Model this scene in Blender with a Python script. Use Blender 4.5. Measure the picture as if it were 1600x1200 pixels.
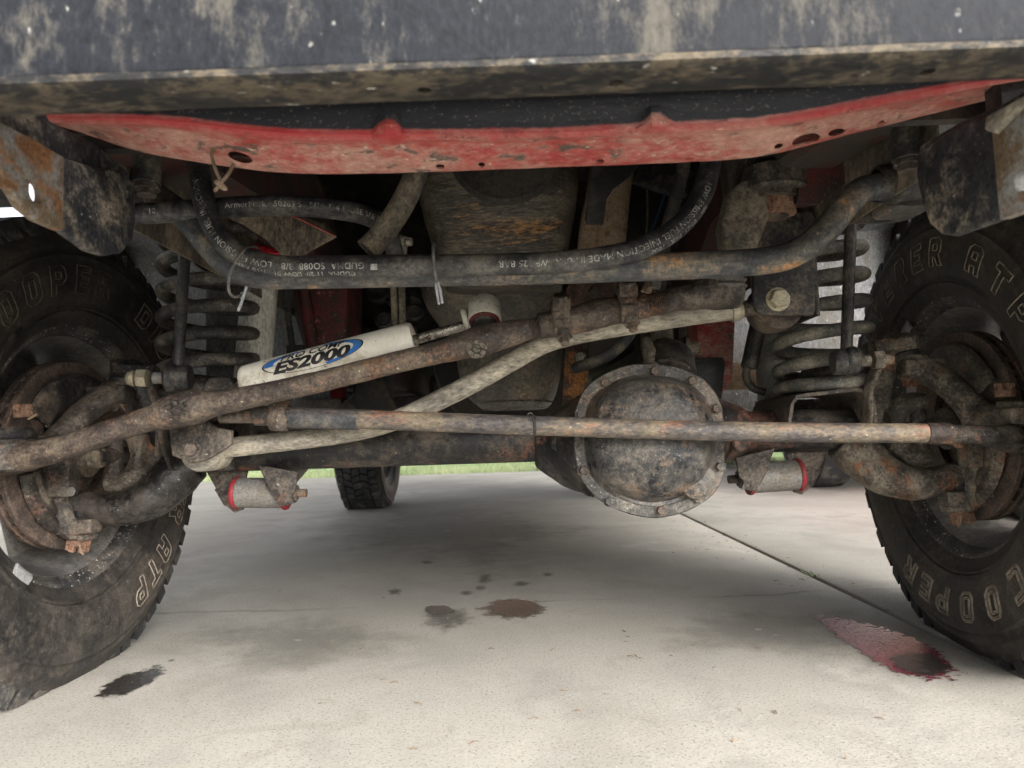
import bpy, bmesh, math, random
from mathutils import Vector, Matrix, noise
random.seed(7)
R = math.radians
SC = bpy.context.scene
COL = SC.collection
for o in list(bpy.data.objects):
    bpy.data.objects.remove(o)

# ------------------------------------------------------------------ camera
F = 1063.4                      # focal length in photo pixels (1600 wide) = 24 mm equivalent
CAM = Vector((0.0052, -1.0784, 0.3465))
YAW, PIT, ROLL = -0.0072, 0.0777, -0.0326
def _rot():
    cy, sy, cp, sp, cr, sr = (math.cos(YAW), math.sin(YAW), math.cos(PIT), math.sin(PIT), math.cos(ROLL), math.sin(ROLL))
    return (Matrix(((cr,0,sr),(0,1,0),(-sr,0,cr))) @ Matrix(((1,0,0),(0,cp,sp),(0,-sp,cp))) @ Matrix(((cy,-sy,0),(sy,cy,0),(0,0,1))))
RC = _rot()
cam_data = bpy.data.cameras.new('camera')
cam = bpy.data.objects.new('camera', cam_data); COL.objects.link(cam)
right, fwd, up = Vector(RC[0]), Vector(RC[1]), Vector(RC[2])
m3 = Matrix((right, up, -fwd)).transposed()
cam.matrix_world = Matrix.Translation(CAM) @ m3.to_4x4()
cam_data.sensor_width = 36; cam_data.sensor_fit = 'HORIZONTAL'
cam_data.lens = F/1600*36
cam_data.clip_start = 0.02; cam_data.clip_end = 500
cam_data.dof.use_dof = True; cam_data.dof.focus_distance = 0.98; cam_data.dof.aperture_fstop = 8.0
SC.camera = cam

# ------------------------------------------------------------------ light
SUN_EL, SUN_AZ = 28, 148        # elevation, azimuth of the direction TO the sun measured from +Y clockwise
world = bpy.data.worlds.new('World'); SC.world = world; world.use_nodes = True
wn = world.node_tree.nodes; wn.clear()
wo = wn.new('ShaderNodeOutputWorld'); bg = wn.new('ShaderNodeBackground'); sk = wn.new('ShaderNodeTexSky')
sk.sky_type = 'NISHITA'; sk.sun_disc = False; sk.sun_elevation = R(SUN_EL); sk.sun_rotation = R(SUN_AZ)
sk.air_density = 1.0; sk.dust_density = 6.0; sk.ozone_density = 0.4
hs = wn.new('ShaderNodeHueSaturation'); hs.inputs['Saturation'].default_value = 0.22
bg.inputs['Strength'].default_value = 0.15
world.node_tree.links.new(sk.outputs[0], hs.inputs['Color'])
world.node_tree.links.new(hs.outputs[0], bg.inputs[0]); world.node_tree.links.new(bg.outputs[0], wo.inputs[0])
sd = bpy.data.lights.new('sun', 'SUN'); sd.energy = 1.3; sd.angle = R(40); sd.color = (1, 0.96, 0.9)
so = bpy.data.objects.new('sun', sd); COL.objects.link(so)
so.rotation_euler = Vector((math.sin(R(SUN_AZ))*math.cos(R(SUN_EL)), math.cos(R(SUN_AZ))*math.cos(R(SUN_EL)), math.sin(R(SUN_EL)))).to_track_quat('Z', 'Y').to_euler()
so.location = (0, -4, 6)
SC.view_settings.view_transform = 'Standard'; SC.view_settings.look = 'None'
SC.view_settings.gamma = 1; SC.view_settings.use_curve_mapping = False
SC.view_settings.exposure = 1.55
SC.render.engine = 'CYCLES'
SC.cycles.max_bounces = 7; SC.cycles.diffuse_bounces = 5; SC.cycles.glossy_bounces = 3

# ------------------------------------------------------------------ helpers
def T(px, py, y):
    """point of the place at depth y (metres behind the front axle) seen at photo pixel px, py"""
    d = RC.transposed() @ Vector(((px-800)/F, 1, (600-py)/F))
    return CAM + d*((y-CAM.y)/d.y)
def G(px, py, z=0.0):
    d = RC.transposed() @ Vector(((px-800)/F, 1, (600-py)/F))
    return CAM + d*((z-CAM.z)/d.z)
def PX(px, y): return (y-CAM.y)/F*px      # pixel length -> metres at depth y
def mir(p, s): return Vector((p[0]*s, p[1], p[2]))

def frame(d, hint=None):
    d = Vector(d).normalized()
    h = Vector(hint) if hint else (Vector((0,0,1)) if abs(d.z) < .9 else Vector((0,1,0)))
    u = h.cross(d).normalized(); v = d.cross(u).normalized()
    return d, u, v
def spline(pts, k=8, r=None):
    """Catmull-Rom through pts (and radii)"""
    P = [Vector(p) for p in pts]; n = len(P)
    Q = [P[0]*2-P[1]] + P + [P[-1]*2-P[-2]]
    out, ro = [], []
    for i in range(n-1):
        a, b, c, d = Q[i:i+4]
        for j in range(k):
            t = j/k
            out.append(.5*((2*b) + (c-a)*t + (2*a-5*b+4*c-d)*t*t + (3*b-a-3*c+d)*t**3))
            if r: ro.append(r[i]+(r[i+1]-r[i])*(t*t*(3-2*t)))
    out.append(P[-1])
    if r: ro.append(r[-1]); return out, ro
    return out

class MB:
    def __init__(s): s.v, s.f = [], []
    def add(s, vs, fs):
        o = len(s.v); s.v += [Vector(v) for v in vs]; s.f += [[i+o for i in f] for f in fs]; return s
    def tube(s, pts, r, n=14, cap=True, flat=1.0, hint=None, closed=False):
        pts = [Vector(p) for p in pts]; m = len(pts)
        rs = r if isinstance(r, (list, tuple)) else [r]*m
        vs, fs = [], []; u = None
        for i, p in enumerate(pts):
            if closed: d = (pts[(i+1) % m]-pts[i-1]).normalized()
            else: d = (pts[min(i+1, m-1)]-pts[max(i-1, 0)]).normalized()
            if u is None:
                _, u, v = frame(d, hint)
            else:
                u = (u-d*u.dot(d)).normalized(); v = d.cross(u)
            for k in range(n):
                a = 2*math.pi*k/n
                vs.append(p+(u*math.cos(a)+v*math.sin(a)*flat)*rs[i])
        for i in range(m if closed else m-1):
            i2 = (i+1) % m
            for k in range(n):
                k2 = (k+1) % n
                fs.append([i*n+k, i*n+k2, i2*n+k2, i2*n+k])
        if cap and not closed:
            fs.append(list(range(n))[::-1]); fs.append([(m-1)*n+k for k in range(n)])
        return s.add(vs, fs)
    def lathe(s, o, ax, prof, n=32, closed=False, a0=0, a1=None):
        d, u, v = frame(ax); o = Vector(o); vs, fs = [], []; m = len(prof)
        full = a1 is None; nn = n if full else n+1
        for i in range(nn):
            a = 2*math.pi*i/n if full else a0+(a1-a0)*i/n
            e = u*math.cos(a)+v*math.sin(a)
            for t, r in prof: vs.append(o+d*t+e*r)
        for i in range(n):
            j = (i+1) % nn
            for k in range(m if closed else m-1):
                k2 = (k+1) % m
                fs.append([i*m+k, j*m+k, j*m+k2, i*m+k2])
        if not full and closed:
            fs.append(list(range(m))); fs.append([(nn-1)*m+k for k in range(m)][::-1])
        return s.add(vs, fs)
    def cyl(s, a, b, r, n=20, bev=0.0, r2=None):
        a, b = Vector(a), Vector(b); L = (b-a).length; r2 = r if r2 is None else r2
        e = bev or min(r, L)*.06
        return s.lathe(a, b-a, [(0, 0), (0, r-e), (e, r), (L-e, r2), (L, r2-e), (L, 0)], n)
    def hexa(s, a, ax, r, h, n=6, rot=0):
        d, u, v = frame(ax); a = Vector(a); e = h*.18
        rings = [(0, r), (h-e, r), (h, r*.86)]; vs, fs = [], []
        for t, rr in rings:
            for k in range(n):
                an = 2*math.pi*k/n+rot; vs.append(a+d*t+(u*math.cos(an)+v*math.sin(an))*rr)
        for i in range(2):
            for k in range(n): fs.append([i*n+k, i*n+(k+1) % n, (i+1)*n+(k+1) % n, (i+1)*n+k])
        fs.append(list(range(n))[::-1]); fs.append([2*n+k for k in range(n)])
        return s.add(vs, fs)
    def castle(s, a, ax, r, h):
        d, u, v = frame(ax); a = Vector(a)
        s.hexa(a, d, r, h*.62)
        for k in range(6):
            an = 2*math.pi*(k+.5)/6
            e = u*math.cos(an)+v*math.sin(an); t = d.cross(e)
            s.box(a+d*h*.74+e*r*.66, (r*.40, r*.40, h*.56), (e, t, d))
        s.cyl(a, a+d*h*.8, r*.36, 10)
        return s
    def box(s, c, size, axes=None):
        c = Vector(c); X, Y, Z = [Vector(a) for a in axes] if axes else (Vector((1,0,0)), Vector((0,1,0)), Vector((0,0,1)))
        hx, hy, hz = size[0]/2, size[1]/2, size[2]/2
        vs = [c+X*hx*i+Y*hy*j+Z*hz*k for i in (-1,1) for j in (-1,1) for k in (-1,1)]
        return s.add(vs, [[0,1,3,2],[4,6,7,5],[0,4,5,1],[2,3,7,6],[0,2,6,4],[1,5,7,3]])
    def prism(s, poly, w):
        """poly: list of 3-D points (planar outline), w: extrusion vector"""
        P = [Vector(p) for p in poly]; w = Vector(w); n = len(P)
        fs = [list(range(n)), [n+k for k in range(n)][::-1]]
        for k in range(n): fs.append([k, n+k, n+(k+1) % n, (k+1) % n][::-1])
        return s.add(P+[p+w for p in P], fs)
    def grid(s, rows):
        n = len(rows[0]); vs = [p for r in rows for p in r]
        fs = [[i*n+k, i*n+k+1, (i+1)*n+k+1, (i+1)*n+k] for i in range(len(rows)-1) for k in range(n-1)]
        return s.add(vs, fs)
    def loft(s, secs, n=28, p=3.5):
        """secs: (cx, cy, z, half_x, half_y) rounded sections stacked in z"""
        vs, fs = [], []
        for cx, cy, z, hx, hy in secs:
            for k in range(n):
                a = 2*math.pi*(k+.5)/n; c, q = math.cos(a), math.sin(a)
                vs.append((cx+hx*math.copysign(abs(c)**(2/p), c), cy+hy*math.copysign(abs(q)**(2/p), q), z))
        for i in range(len(secs)-1):
            for k in range(n): fs.append([i*n+k, i*n+(k+1) % n, (i+1)*n+(k+1) % n, (i+1)*n+k])
        fs.append(list(range(n))[::-1]); fs.append([(len(secs)-1)*n+k for k in range(n)])
        return s.add(vs, fs)
    def mirror(s, sg):
        if sg < 0:
            for v in s.v: v.x = -v.x
            s.f = [f[::-1] for f in s.f]
        return s
    def build(s, name, mat, parent=None, mods=(), rough=0.0, rsc=60, sharp=38, normals=True):
        me = bpy.data.meshes.new(name)
        off = WL.get(parent.name, Vector()) if parent else Vector()
        me.from_pydata([tuple(v-off) for v in s.v], [], s.f); me.validate()
        if normals:
            bm = bmesh.new(); bm.from_mesh(me)
            bmesh.ops.recalc_face_normals(bm, faces=bm.faces); bm.to_mesh(me); bm.free()
        o = bpy.data.objects.new(name, me); COL.objects.link(o)
        if mods:
            for ty, kw in mods:
                md = o.modifiers.new(ty, ty)
                for k, val in kw.items(): setattr(md, k, val)
            if parent: o.location = off
            bpy.context.view_layer.update()
            dg = bpy.context.evaluated_depsgraph_get()
            nm = bpy.data.meshes.new_from_object(o.evaluated_get(dg))
            o.modifiers.clear(); o.data = nm; bpy.data.meshes.remove(me); me = nm; me.name = name
            o.location = (0, 0, 0)
        if rough:
            me.update()
            ns = [v.normal.copy() for v in me.vertices]
            for v, nn in zip(me.vertices, ns):
                v.co += nn*(noise.noise(v.co*rsc)*.65+noise.noise(v.co*rsc*2.7)*.35)*rough
        me.polygons.foreach_set('use_smooth', [True]*len(me.polygons))
        try: me.set_sharp_from_angle(angle=R(sharp))
        except Exception: pass
        me.materials.clear(); me.materials.append(MAT(mat) if isinstance(mat, str) else mat)
        if parent:
            o.parent = parent; WL[o.name] = off
        return o
WL = {}
BEV = lambda w, n=2: ('BEVEL', dict(width=w, segments=n, limit_method='ANGLE', angle_limit=R(35)))
SOL = lambda t, off=0: ('SOLIDIFY', dict(thickness=t, offset=off))
REM = lambda v: ('REMESH', dict(mode='VOXEL', voxel_size=v))
SMO = lambda n, f=.5: ('SMOOTH', dict(iterations=n, factor=f))
SUB = lambda n: ('SUBSURF', dict(levels=n, render_levels=n))
BOOL = lambda c: ('BOOLEAN', dict(object=c, operation='DIFFERENCE', solver='EXACT'))
def cutter(mb):
    me = bpy.data.meshes.new('cut'); me.from_pydata([tuple(v) for v in mb.v], [], mb.f)
    bm = bmesh.new(); bm.from_mesh(me); bmesh.ops.recalc_face_normals(bm, faces=bm.faces); bm.to_mesh(me); bm.free()
    o = bpy.data.objects.new('cut', me); COL.objects.link(o); return o
def drop(*os):
    for o in os: bpy.data.objects.remove(o)
def tag(o, label, cat, group=None, kind=None):
    o['label'] = label; o['category'] = cat
    if group: o['group'] = group
    if kind: o['kind'] = kind
    return o
def struct(o): o['kind'] = 'structure'; return o
def thing(name, label, cat, loc, group=None):
    o = bpy.data.objects.new(name, None); COL.objects.link(o); o.location = loc; o.empty_display_size = .05
    WL[o.name] = Vector(loc)
    return tag(o, label, cat, group)

# ------------------------------------------------------------------ materials
_M = {}
DUSTY = set('axle_steel dark_steel cast_iron cast_dark rust_pipe tie_rod_steel bar_steel spring_steel spring_lit cover_paint cover_flange rotor tyre_rubber hose_rubber black_plate black_rubber black_satin rust_nut rim_paint galv pan_dark pan_grime liner liner_brown hose_dusty track_grey rust_strap red_rail shock_white'.split())
GREY = set('tread_rubber'.split())
SPEC = {}
def mspec(name, **k): SPEC[name] = k
def MAT(name):
    if name not in _M: _M[name] = grime(name, **SPEC[name])
    return _M[name]
def grime(name, base, dirt=None, damt=.45, dsc=14, rust=None, ramt=.3, rsc=9, speck=None, samt=.12, ssc=260,
          rough=.6, metal=0.0, bump=.35, bsc=120, stretch=(1,1,1), var=.35, spec=.35, dsoft=.18, grit=.42):
    m = bpy.data.materials.new(name); m.use_nodes = True
    N, L = m.node_tree.nodes, m.node_tree.links
    bs = N['Principled BSDF']
    tc = N.new('ShaderNodeTexCoord'); mp = N.new('ShaderNodeMapping'); mp.inputs['Scale'].default_value = stretch
    L.new(tc.outputs['Object'], mp.inputs[0])
    def nz(sc, det=7, rg=.62, src=None, dist=0.0):
        n = N.new('ShaderNodeTexNoise'); n.inputs['Scale'].default_value = sc; n.inputs['Detail'].default_value = det
        n.inputs['Roughness'].default_value = rg; n.inputs['Distortion'].default_value = dist
        L.new((src or mp).outputs[0] if src is None else src, n.inputs['Vector']); return n.outputs['Fac']
    def ramp(x, lo, hi):
        r = N.new('ShaderNodeMapRange'); r.inputs[1].default_value = lo; r.inputs[2].default_value = hi
        r.interpolation_type = 'SMOOTHSTEP'; L.new(x, r.inputs[0]); return r.outputs[0]
    def mix(f, a, b, mode='MIX'):
        x = N.new('ShaderNodeMix'); x.data_type = 'RGBA'; x.blend_type = mode
        if isinstance(f, float): x.inputs[0].default_value = f
        else: L.new(f, x.inputs[0])
        for s_, val in ((x.inputs[6], a), (x.inputs[7], b)):
            if isinstance(val, (tuple, list)): s_.default_value = (*val, 1)
            else: L.new(val, s_)
        return x.outputs[2]
    def ds(c, k=.38):
        g_ = sum(c)/3; return tuple(x+(g_-x)*k for x in c)
    if name in GREY:
        dirt = ds(dirt) if dirt else None; base = ds(base, .3); damt = damt*.8
        if rust: rust = ds(rust, .2)
    if name in DUSTY:
        dsoft = max(dsoft, .30); var = max(var, .5); samt = samt*1.3
    col = base
    n1r = nz(dsc, 6, .6, dist=.3); mid = nz(dsc*6.5+25, 5, .72); fin = nz(290, 3, .7)
    def madd(x, k, y):
        a_ = N.new('ShaderNodeMath'); a_.operation = 'MULTIPLY_ADD'; L.new(x, a_.inputs[0]); a_.inputs[1].default_value = k; L.new(y, a_.inputs[2]); return a_.outputs[0]
    def shift(x, k):
        a_ = N.new('ShaderNodeMath'); a_.operation = 'ADD'; L.new(x, a_.inputs[0]); a_.inputs[1].default_value = k; return a_.outputs[0]
    n1 = shift(madd(mid, grit, n1r), -.5*grit)
    if dirt:
        c = .66-.32*damt
        col = mix(ramp(n1, c-dsoft/2, c+dsoft/2), col, dirt)
    rf = None
    if rust:
        n2 = shift(madd(mid, grit*.8, nz(rsc, 5, .65, dist=.5)), -.4*grit); c = .68-.34*ramt
        rf = ramp(n2, c-.04, c+.09)
        rcol = mix(ramp(mid, .38, .62), rust, tuple(min(1, x*1.55) for x in rust))
        col = mix(rf, col, rcol)
    if speck:
        n3 = nz(ssc, 2, .5); c = .76-.2*samt
        mu = N.new('ShaderNodeMath'); mu.operation = 'MULTIPLY'
        L.new(ramp(n3, c-.05, c+.05), mu.inputs[0]); L.new(ramp(mid, .40, .58), mu.inputs[1])
        col = mix(mu.outputs[0], col, speck)
    if var:
        gv = madd(fin, 1.0, madd(n1r, .8, mid))            # about 1.4 on average
        mr = N.new('ShaderNodeMapRange'); mr.inputs[1].default_value = 1.05; mr.inputs[2].default_value = 1.75
        mr.inputs[3].default_value = 1-var*1.25; mr.inputs[4].default_value = 1+var*1.25; L.new(gv, mr.inputs[0])
        cb = N.new('ShaderNodeCombineColor')
        for i in range(3): L.new(mr.outputs[0], cb.inputs[i])
        col = mix(1.0, col, cb.outputs[0], 'MULTIPLY')
    if isinstance(col, tuple): bs.inputs['Base Color'].default_value = (*col, 1)
    else: L.new(col, bs.inputs['Base Color'])
    bs.inputs['Metallic'].default_value = metal
    bs.inputs['Specular IOR Level'].default_value = spec
    rr = N.new('ShaderNodeMapRange'); rr.inputs[1].default_value = .3; rr.inputs[2].default_value = .7
    rr.inputs[3].default_value = max(.05, rough-.12); rr.inputs[4].default_value = min(1, rough+.18); L.new(n1, rr.inputs[0])
    L.new(rr.outputs[0], bs.inputs['Roughness'])
    if bump:
        nb = madd(fin, .9, mid)
        ad = N.new('ShaderNodeMath'); ad.operation = 'MULTIPLY_ADD'; L.new(n1, ad.inputs[0]); ad.inputs[1].default_value = .8; L.new(nb, ad.inputs[2])
        bp = N.new('ShaderNodeBump'); bp.inputs['Strength'].default_value = bump; bp.inputs['Distance'].default_value = .0022
        L.new(ad.outputs[0], bp.inputs['Height']); L.new(bp.outputs[0], bs.inputs['Normal'])
    return m
DUST = (.27, .215, .15)
mspec('bumper_paint', base=(.016,.018,.023), dirt=(.06,.056,.049), damt=.17, dsc=17, stretch=(1,1,.5), rough=.65, speck=(.3,.3,.28), samt=.06, ssc=160, bump=.15, dsoft=.2, var=.45, grit=.6, spec=.14)
mspec('bumper_lip', base=(.016,.017,.019), dirt=(.10,.082,.058), damt=.36, dsc=30, stretch=(.5,1,1), speck=(.6,.58,.54), samt=.08, ssc=130, rough=.6, bump=.4, grit=.75, dsoft=.25)
mspec('dark_steel', base=(.026,.026,.029), dirt=(.11,.09,.07), damt=.34, dsc=18, rust=(.10,.05,.03), ramt=.12, speck=(.36,.32,.26), samt=.12, rough=.45, bump=.35)
mspec('axle_steel', base=(.017,.017,.019), dirt=(.075,.062,.048), damt=.40, dsc=18, rust=(.085,.04,.028), ramt=.26, speck=(.4,.36,.3), samt=.1, rough=.40, bump=.45)
mspec('black_plate', base=(.033,.036,.042), dirt=(.22,.19,.15), damt=.22, dsc=24, rust=(.16,.085,.045), ramt=.08, speck=(.35,.33,.3), samt=.15, rough=.5, bump=.3)
mspec('rusty_plate', base=(.20,.145,.095), dirt=(.26,.26,.25), damt=.52, dsc=30, rust=(.19,.095,.045), ramt=.45, rsc=24, speck=(.05,.045,.04), samt=.2, rough=.7, bump=.5)
mspec('rust_pipe', base=(.060,.046,.040), dirt=(.13,.102,.076), damt=.40, dsc=26, rust=(.115,.066,.042), ramt=.26, rsc=20, speck=(.55,.5,.43), samt=.1, rough=.5, bump=.5, grit=.55)
mspec('tie_rod_steel', base=(.095,.086,.086), dirt=(.18,.145,.10), damt=.40, dsc=26, rust=(.155,.085,.06), ramt=.22, rsc=22, speck=(.45,.45,.45), samt=.1, rough=.4, bump=.45, stretch=(.5,1,1), grit=.6)
mspec('track_grey', base=(.26,.238,.20), dirt=(.37,.335,.27), damt=.48, dsc=18, speck=(.07,.06,.05), samt=.12, rough=.65, bump=.3, stretch=(.5,1,1))
mspec('cast_iron', base=(.075,.065,.054), dirt=(.20,.175,.14), damt=.42, dsc=26, rust=(.14,.068,.038), ramt=.26, rsc=24, speck=(.42,.39,.35), samt=.12, rough=.5, bump=.6, grit=.7)
mspec('cast_dark', base=(.038,.033,.030), dirt=(.12,.10,.08), damt=.42, dsc=26, rust=(.09,.05,.035), ramt=.16, rsc=22, speck=(.5,.46,.4), samt=.12, rough=.45, bump=.6, grit=.6)
mspec('cast_oily', base=(.015,.014,.014), dirt=(.06,.05,.042), damt=.34, dsc=14, speck=(.5,.46,.4), samt=.08, rough=.26, bump=.45, spec=.6, dsoft=.3, grit=.5)
mspec('greasy', base=(.010,.010,.011), dirt=(.03,.028,.026), damt=.25, dsc=20, rough=.14, bump=.15, spec=.7)
mspec('rust_nut', base=(.175,.095,.065), dirt=(.24,.155,.105), damt=.5, dsc=60, rust=(.16,.07,.04), ramt=.4, rsc=50, rough=.8, bump=.6)
mspec('rotor', base=(.075,.060,.052), dirt=(.14,.10,.08), damt=.5, dsc=26, rust=(.12,.072,.05), ramt=.3, rough=.6, bump=.5)
mspec('cover_paint', base=(.024,.026,.030), dirt=(.10,.09,.076), damt=.46, dsc=14, rust=(.085,.06,.043), ramt=.28, rsc=11, speck=(.26,.25,.23), samt=.3, ssc=420, rough=.32, bump=.45, grit=.6, dsoft=.35)
mspec('cover_flange', base=(.045,.044,.042), dirt=(.13,.119,.10), damt=.42, dsc=22, rust=(.11,.07,.047), ramt=.26, speck=(.36,.35,.33), samt=.35, ssc=420, rough=.4, bump=.5, grit=.6)
mspec('spring_steel', base=(.046,.046,.047), dirt=(.155,.138,.112), damt=.38, dsc=30, rust=(.12,.08,.05), ramt=.1, speck=(.4,.38,.35), samt=.2, rough=.42, bump=.4)
mspec('spring_lit', base=(.115,.113,.105), dirt=(.22,.20,.16), damt=.38, dsc=28, rust=(.12,.085,.06), ramt=.1, speck=(.4,.38,.35), samt=.2, rough=.5, bump=.4)  # lighter copy of the spring steel, light from the right put into colour
mspec('bar_steel', base=(.060,.064,.071), dirt=(.15,.132,.105), damt=.36, dsc=18, rust=(.20,.115,.058), ramt=.2, rsc=18, speck=(.35,.32,.28), samt=.08, rough=.42, bump=.45)
mspec('hose_rubber', base=(.026,.028,.033), dirt=(.10,.094,.084), damt=.40, dsc=20, rough=.4, bump=.25, speck=(.3,.28,.24), samt=.1)
mspec('hose_dusty', base=(.10,.09,.075), dirt=(.2,.17,.125), damt=.6, dsc=20, rough=.75, bump=.3)
mspec('loom_plastic', base=(.035,.035,.036), dirt=(.1,.085,.065), damt=.35, dsc=30, rough=.6, bump=.2)
mspec('black_rubber', base=(.022,.022,.023), dirt=(.08,.07,.055), damt=.3, dsc=30, rough=.5, bump=.15)
mspec('black_satin', base=(.030,.030,.032), dirt=(.1,.09,.075), damt=.22, dsc=30, rough=.42, bump=.12)
mspec('tyre_rubber', base=(.022,.021,.021), dirt=(.060,.052,.043), damt=.42, dsc=10, rust=(.040,.034,.028), ramt=.4, rsc=6, speck=(.22,.2,.17), samt=.06, ssc=380, rough=.55, bump=.35, dsoft=.5)
mspec('tread_rubber', base=(.026,.026,.028), dirt=(.085,.075,.06), damt=.35, dsc=14, rough=.75, bump=.3)
mspec('letter_rubber', base=(.30,.255,.20), dirt=(.13,.11,.09), damt=.45, dsc=40, rough=.8, bump=.2)
mspec('letter_black', base=(.05,.045,.04), dirt=(.09,.07,.05), damt=.5, dsc=40, rough=.8, bump=.2)
mspec('rim_paint', base=(.13,.125,.127), dirt=(.20,.183,.165), damt=.42, dsc=11, rough=.42, bump=.15)
mspec('rim_flange', base=(.040,.040,.041), dirt=(.10,.09,.078), damt=.4, dsc=26, speck=(.5,.48,.44), samt=.5, ssc=200, rough=.45, bump=.3)
mspec('white_paint', base=(.76,.73,.65), dirt=(.48,.43,.34), damt=.22, dsc=20, speck=(.03,.025,.02), samt=.28, ssc=150, rough=.45, bump=.15, var=.1)
mspec('white_chip', base=(.60,.58,.50), dirt=(.10,.07,.05), damt=.16, dsc=30, rust=(.22,.11,.05), ramt=.12, rsc=30, rough=.5, bump=.3, var=.15)
mspec('shock_white', base=(.82,.80,.73), dirt=(.5,.46,.39), damt=.2, dsc=8, speck=(.05,.05,.05), samt=.15, ssc=300, rough=.5, bump=.15, var=.12, stretch=(1,1,.4))
mspec('chrome_dirty', base=(.45,.42,.37), dirt=(.05,.04,.03), damt=.42, dsc=70, rough=.25, metal=.8, bump=.4)
mspec('red_paint', base=(.46,.060,.054), dirt=(.40,.225,.18), damt=.62, dsc=13, rust=(.075,.055,.045), ramt=.24, rsc=60, speck=(.56,.42,.33), samt=.4, ssc=260, rough=.45, bump=.35, stretch=(.55,1,1), dsoft=.4, grit=.8)
mspec('red_rail', base=(.17,.030,.029), dirt=(.032,.028,.026), damt=.62, dsc=16, rust=(.26,.10,.09), ramt=.12, rsc=30, rough=.6, bump=.4, grit=.7)
mspec('rail_dark', base=(.085,.036,.032), dirt=(.05,.042,.036), damt=.55, dsc=14, rough=.65, bump=.4)
mspec('red_gloss', base=(.42,.02,.03), rough=.22, bump=.1)
mspec('red_poly', base=(.28,.022,.032), dirt=(.12,.04,.038), damt=.4, dsc=50, rough=.5, bump=.1)
mspec('galv', base=(.24,.237,.228), dirt=(.15,.132,.108), damt=.45, dsc=25, speck=(.10,.09,.08), samt=.3, rough=.5, metal=.25, bump=.35)
mspec('zinc', base=(.50,.455,.34), dirt=(.34,.30,.22), damt=.42, dsc=60, rough=.4, metal=.45, bump=.3)
mspec('pan_grime', base=(.080,.074,.064), dirt=(.165,.142,.105), damt=.46, dsc=20, rust=(.25,.14,.06), ramt=.14, rsc=13, stretch=(.35,1,2.4), speck=(.45,.42,.36), samt=.2, rough=.4, bump=.6, grit=.8)
mspec('pan_dark', base=(.085,.078,.068), dirt=(.15,.13,.10), damt=.45, dsc=14, rust=(.2,.12,.05), ramt=.1, rough=.45, bump=.35)
mspec('pan_clean', base=(.22,.21,.185), dirt=(.12,.10,.08), damt=.4, dsc=20, rough=.3, bump=.25, metal=.3)
mspec('dusty_pipe', base=(.34,.25,.17), dirt=(.24,.165,.10), damt=.4, dsc=40, rust=(.09,.05,.04), ramt=.25, rsc=18, speck=(.06,.04,.03), samt=.5, ssc=160, rough=.85, bump=.4)
mspec('rust_strap', base=(.075,.045,.038), dirt=(.14,.09,.06), damt=.4, dsc=30, rust=(.22,.10,.035), ramt=.4, rsc=28, rough=.75, bump=.5)
mspec('liner', base=(.20,.205,.212), dirt=(.10,.093,.082), damt=.42, dsc=22, rough=.8, bump=.5, stretch=(1,1,.4), speck=(.45,.43,.4), samt=.3, grit=.7, spec=.2)
mspec('liner_brown', base=(.10,.085,.068), dirt=(.19,.155,.11), damt=.5, dsc=18, rough=.8, bump=.4, stretch=(1,1,.5))
mspec('under_dark', base=(.028,.027,.026), dirt=(.06,.052,.043), damt=.4, dsc=9, rough=.7, bump=.4)
mspec('plastic_black', base=(.022,.022,.023), dirt=(.045,.04,.035), damt=.3, dsc=20, rough=.5, bump=.1)
mspec('print_white', base=(.46,.46,.44), dirt=(.11,.105,.095), damt=.5, dsc=120, rough=.7, bump=0, var=0)
mspec('decal_black', base=(.016,.016,.018), dirt=(.06,.05,.045), damt=.15, dsc=60, rough=.35, bump=0, var=0)
mspec('decal_blue', base=(.02,.14,.46), dirt=(.06,.15,.36), damt=.3, dsc=60, rough=.35, bump=0, var=.1)
mspec('zip_grey', base=(.11,.11,.115), dirt=(.17,.16,.14), damt=.4, dsc=60, rough=.5, bump=0)
mspec('zip_pale', base=(.30,.31,.33), rough=.4, bump=0)
mspec('twine', base=(.27,.20,.14), dirt=(.16,.12,.08), damt=.4, dsc=80, rough=.8, bump=.3)
mspec('straw', base=(.24,.175,.11), dirt=(.15,.10,.065), damt=.5, dsc=60, rough=.8, bump=0)
mspec('lead', base=(.36,.36,.37), dirt=(.2,.19,.18), damt=.3, dsc=60, rough=.5, bump=.2, metal=.3)
mspec('brick_wall', base=(.36,.20,.16), dirt=(.42,.27,.22), damt=.5, dsc=6, rough=.85, bump=0)
mspec('trim_white', base=(.75,.75,.73), rough=.6, bump=0, var=.05)
mspec('shingle', base=(.12,.10,.09), dirt=(.17,.15,.13), damt=.5, dsc=3, rough=.9, bump=0)
mspec('glass_dark', base=(.02,.025,.03), rough=.08, bump=0, var=0, spec=.6)
mspec('car_silver', base=(.42,.43,.45), rough=.3, bump=0, var=.03, metal=.5)
mspec('body_red', base=(.36,.03,.035), rough=.35, bump=0, var=.08)
mspec('wire_blue', base=(.03,.10,.16), rough=.5, bump=0)

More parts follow.
